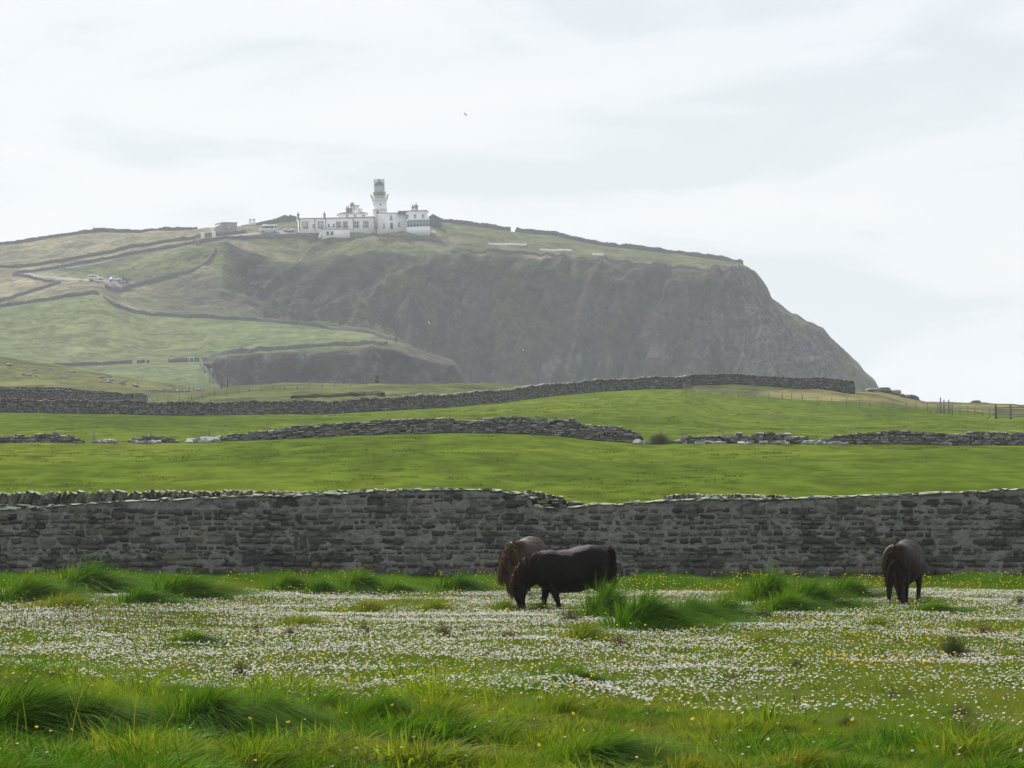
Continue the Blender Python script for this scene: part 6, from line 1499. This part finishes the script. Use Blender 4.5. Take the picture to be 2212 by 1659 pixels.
def mat_coat(name, dark, light, sheen):
    k = NT(name); p = k.objco((9, 9, 3)); g = k.noise(7, 5, 0.65, p); b_ = k.noise(1.3, 3, 0.5, k.objco())
    c = k.mixc(k.smooth(k.math('ADD', k.math('MULTIPLY', g, 0.5), k.math('MULTIPLY', b_, 0.6)), 0.35, 0.8), dark, light)
    m = k.princ(c, 0.5, sheen, k.bump(k.noise(26, 4, 0.7, p), 0.5, 0.012)); k.p.inputs['Sheen Roughness'].default_value = 0.4
    return m
def mat_hair(name, dark, light):
    k = NT(name); g = k.n('ShaderNodeNewGeometry'); return k.leaf(k.mixc(g.outputs['Random Per Island'], dark, light), 0.3, 0.6, 0.05, (1.1, 0.95, 0.85))
M_HOOF = plain('dark horn hoof', (0.03, 0.027, 0.024), 0.6, 0.3); M_EYE = plain('dark wet eye', (0.006, 0.005, 0.005), 0.08, 0.6)
def fur(me, mat, t, r, n=4200):
    """short shaggy coat hair lying back along the body"""
    nv = len(me.vertices); co = np.zeros(nv * 3, np.float32); me.vertices.foreach_get('co', co); co = co.reshape(-1, 3)
    nn = np.zeros(nv * 3, np.float32); me.vertices.foreach_get('normal', nn); nn = nn.reshape(-1, 3)
    i = r.choice(nv, n); i = i[(co[i, 2] > 0.10) & (co[i, 2] < 0.93)]; m = len(i)
    d = np.array([-0.7, 0, -0.55]) + r.normal(0, 0.22, (m, 3)); d = d - nn[i] * (d * nn[i]).sum(1)[:, None]
    Ln = r.uniform(0.012, 0.03, m) * np.where(co[i, 2] < 0.42, 1.25, 1.0)
    root = co[i] - nn[i] * 0.004; mid = root + nn[i] * 0.005 + d * (Ln * 0.5)[:, None]; tip = root + nn[i] * (0.003 + 0.006 * r.random(m))[:, None] + d * Ln[:, None]
    link('coat_hair', hair(root, mid, tip, np.full(m, .006), r, 2), mat, t)
def pony(px, py, heading, coat, mane, label, seed, scale=1.0, bend=0.0, legs=None, fat=1.0, manescale=1.0):
    r = np.random.default_rng(seed); Y = float(meadowY(py)); a = (px - CX) * Y / F
    t = empty('pony', Vector(on_meadow(a, Y)) + Vector((0, 0, -0.01)), heading); t.scale = (scale,) * 3
    tag(t, label, 'pony', 'grazing ponies')
    me = pony_body(bend, legs, fat); link('body', me, coat, t); fur(me, coat, t, r)
    lg = legs or {}
    for s, key, x in ((1, 'fl', .195), (-1, 'fr', .195), (1, 'hl', -.60), (-1, 'hr', -.60)):
        xx = x + lg.get(key, 0.0); yy_ = s * (.13 if key[0] == 'f' else .135)
        MB().lathe([(0.0, -0.012), (0.064, -0.012), (0.060, 0.0), (0.052, 0.04), (0.0, 0.042)], 14, xx + 0.006, yy_).build('hoof', M_HOOF, t, True)
    for s in (-1, 1):
        e = MB().lathe([(0.0, -0.018), (0.013, -0.012), (0.018, 0.0), (0.013, 0.012), (0.0, 0.018)], 12).build('eye', M_EYE, t, True, Matrix.Translation((.668, bend * 1.06 + s * .082, .36)))
    # mane: along the crest from withers to poll, falling mostly to the pony's right
    n = int(950 * manescale); u = r.uniform(0, 1, n)
    cx = np.interp(u, [0, .3, .55, .8, 1], [.12, .33, .533, .635, .70]); cz = np.interp(u, [0, .3, .55, .8, 1], [.955, .932, .838, .722, .60]); cy = bend * sstep(.2, 1, u)
    sd_ = np.where(r.uniform(0, 1, n) < 0.78, -1.0, 1.0)
    roots = np.stack([cx, cy + r.normal(0, .012, n), cz - 0.012], -1)
    Ln = np.interp(u, [0, .2, .6, 1], [.16, .30, .46, .42]) * r.uniform(0.55, 1.1, n) * np.where(sd_ > 0, 0.55, 1.0)
    mids = roots + np.stack([0.05 + 0.04 * r.normal(0, 1, n), sd_ * (.085 + .02 * r.normal(0, 1, n)), .030 + .012 * r.normal(0, 1, n)], -1)
    tips = roots + np.stack([.03 * r.normal(0, 1, n) + .0, sd_ * (.145 + .03 * r.normal(0, 1, n)), -Ln], -1)
    link('mane', hair(roots, mids, tips, np.full(n, .015), r), mane, t)
    # short upstanding crest hair
    n = 200; u = r.uniform(0, 1, n); cx = np.interp(u, [0, .3, .55, .8, 1], [.12, .33, .533, .635, .70]); cz = np.interp(u, [0, .3, .55, .8, 1], [.955, .932, .838, .722, .60])
    roots = np.stack([cx, bend * sstep(.2, 1, u) + r.normal(0, .01, n), cz - .02], -1); up = np.stack([.04 + .03 * r.normal(0, 1, n), .03 * r.normal(0, 1, n), .055 + .02 * r.normal(0, 1, n)], -1)
    link('crest_hair', hair(roots, roots + up * .6 + [0, 0, .02], roots + up, np.full(n, .009), r, 3), mane, t)
    # forelock over the face
    n = int(260 * manescale); roots = np.stack([.695 + .015 * r.normal(0, 1, n), bend + r.normal(0, .03, n), .56 + r.normal(0, .02, n)], -1)
    sp = r.normal(0, .06, n); Ln = r.uniform(.14, .36, n)
    link('forelock', hair(roots, roots + np.stack([np.full(n, .075), sp * .6, -.4 * Ln], -1), roots + np.stack([.045 + .015 * r.normal(0, 1, n), sp, -Ln], -1), np.full(n, .011), r), mane, t)
    # tail
    n = int(420); roots = np.stack([-.765 + r.normal(0, .012, n), r.normal(0, .02, n), .915 + r.normal(0, .018, n)], -1)
    Ln = r.uniform(.30, .62, n); yo = r.normal(0, .05, n)
    link('tail', hair(roots, roots + np.stack([-.085 + .02 * r.normal(0, 1, n), yo * .7, .03 + 0 * yo], -1), roots + np.stack([-.04 + .03 * r.normal(0, 1, n), yo, -Ln], -1), np.full(n, .013), r, 7), mane if seed != 1 else M_TAILDARK, t)
    n = 60; roots = np.stack([-.75 + r.normal(0, .015, n), r.normal(0, .02, n), .93 + r.normal(0, .015, n)], -1)
    up = np.stack([-.07 + .03 * r.normal(0, 1, n), .02 * r.normal(0, 1, n), .05 + .03 * r.normal(0, 1, n)], -1)
    link('tail_tuft', hair(roots, roots + up * .5 + [0, 0, .02], roots + up, np.full(n, .01), r, 3), mane, t)
    return t
M_TAILDARK = mat_hair('dark tail hair', (0.010, 0.007, 0.006), (0.035, 0.020, 0.014))
C1 = mat_coat('near black coat', (0.0065, 0.0045, 0.0038), (0.0135, 0.0090, 0.0070), 0.06)
C2 = mat_coat('dark brown coat', (0.018, 0.012, 0.009), (0.056, 0.036, 0.025), 0.10)
C3 = mat_coat('black brown coat', (0.012, 0.008, 0.006), (0.034, 0.021, 0.014), 0.09)
H1 = mat_hair('chestnut brown mane', (0.012, 0.008, 0.005), (0.105, 0.060, 0.034)); H2 = mat_hair('russet mane', (0.022, 0.014, 0.009), (0.165, 0.105, 0.065)); H3 = mat_hair('dark brown mane', (0.008, 0.006, 0.005), (0.070, 0.044, 0.030))
# heading: the pony's x axis
pony(1212, 1318, math.pi + 0.06, C1, H1, 'black pony side-on with head down grazing to the left', 1, 1.0, 0.0, dict(fl=-0.13, fr=0.10, hl=0.02, hr=-0.08), 1.0)
pony(1128, 1291, math.radians(270 - 22), C2, H2, 'brown pony with russet mane half hidden behind the black pony', 2, 1.03, 0.03, dict(fl=0.02, fr=-0.03), 1.0, 1.4)
pony(1946, 1312, math.radians(270 - 22), C3, H3, 'dark brown pony grazing head-on by itself at right', 3, 0.99, 0.15, dict(fl=-0.02, fr=0.05, hl=0.06, hr=-0.05), 1.0, 1.2)
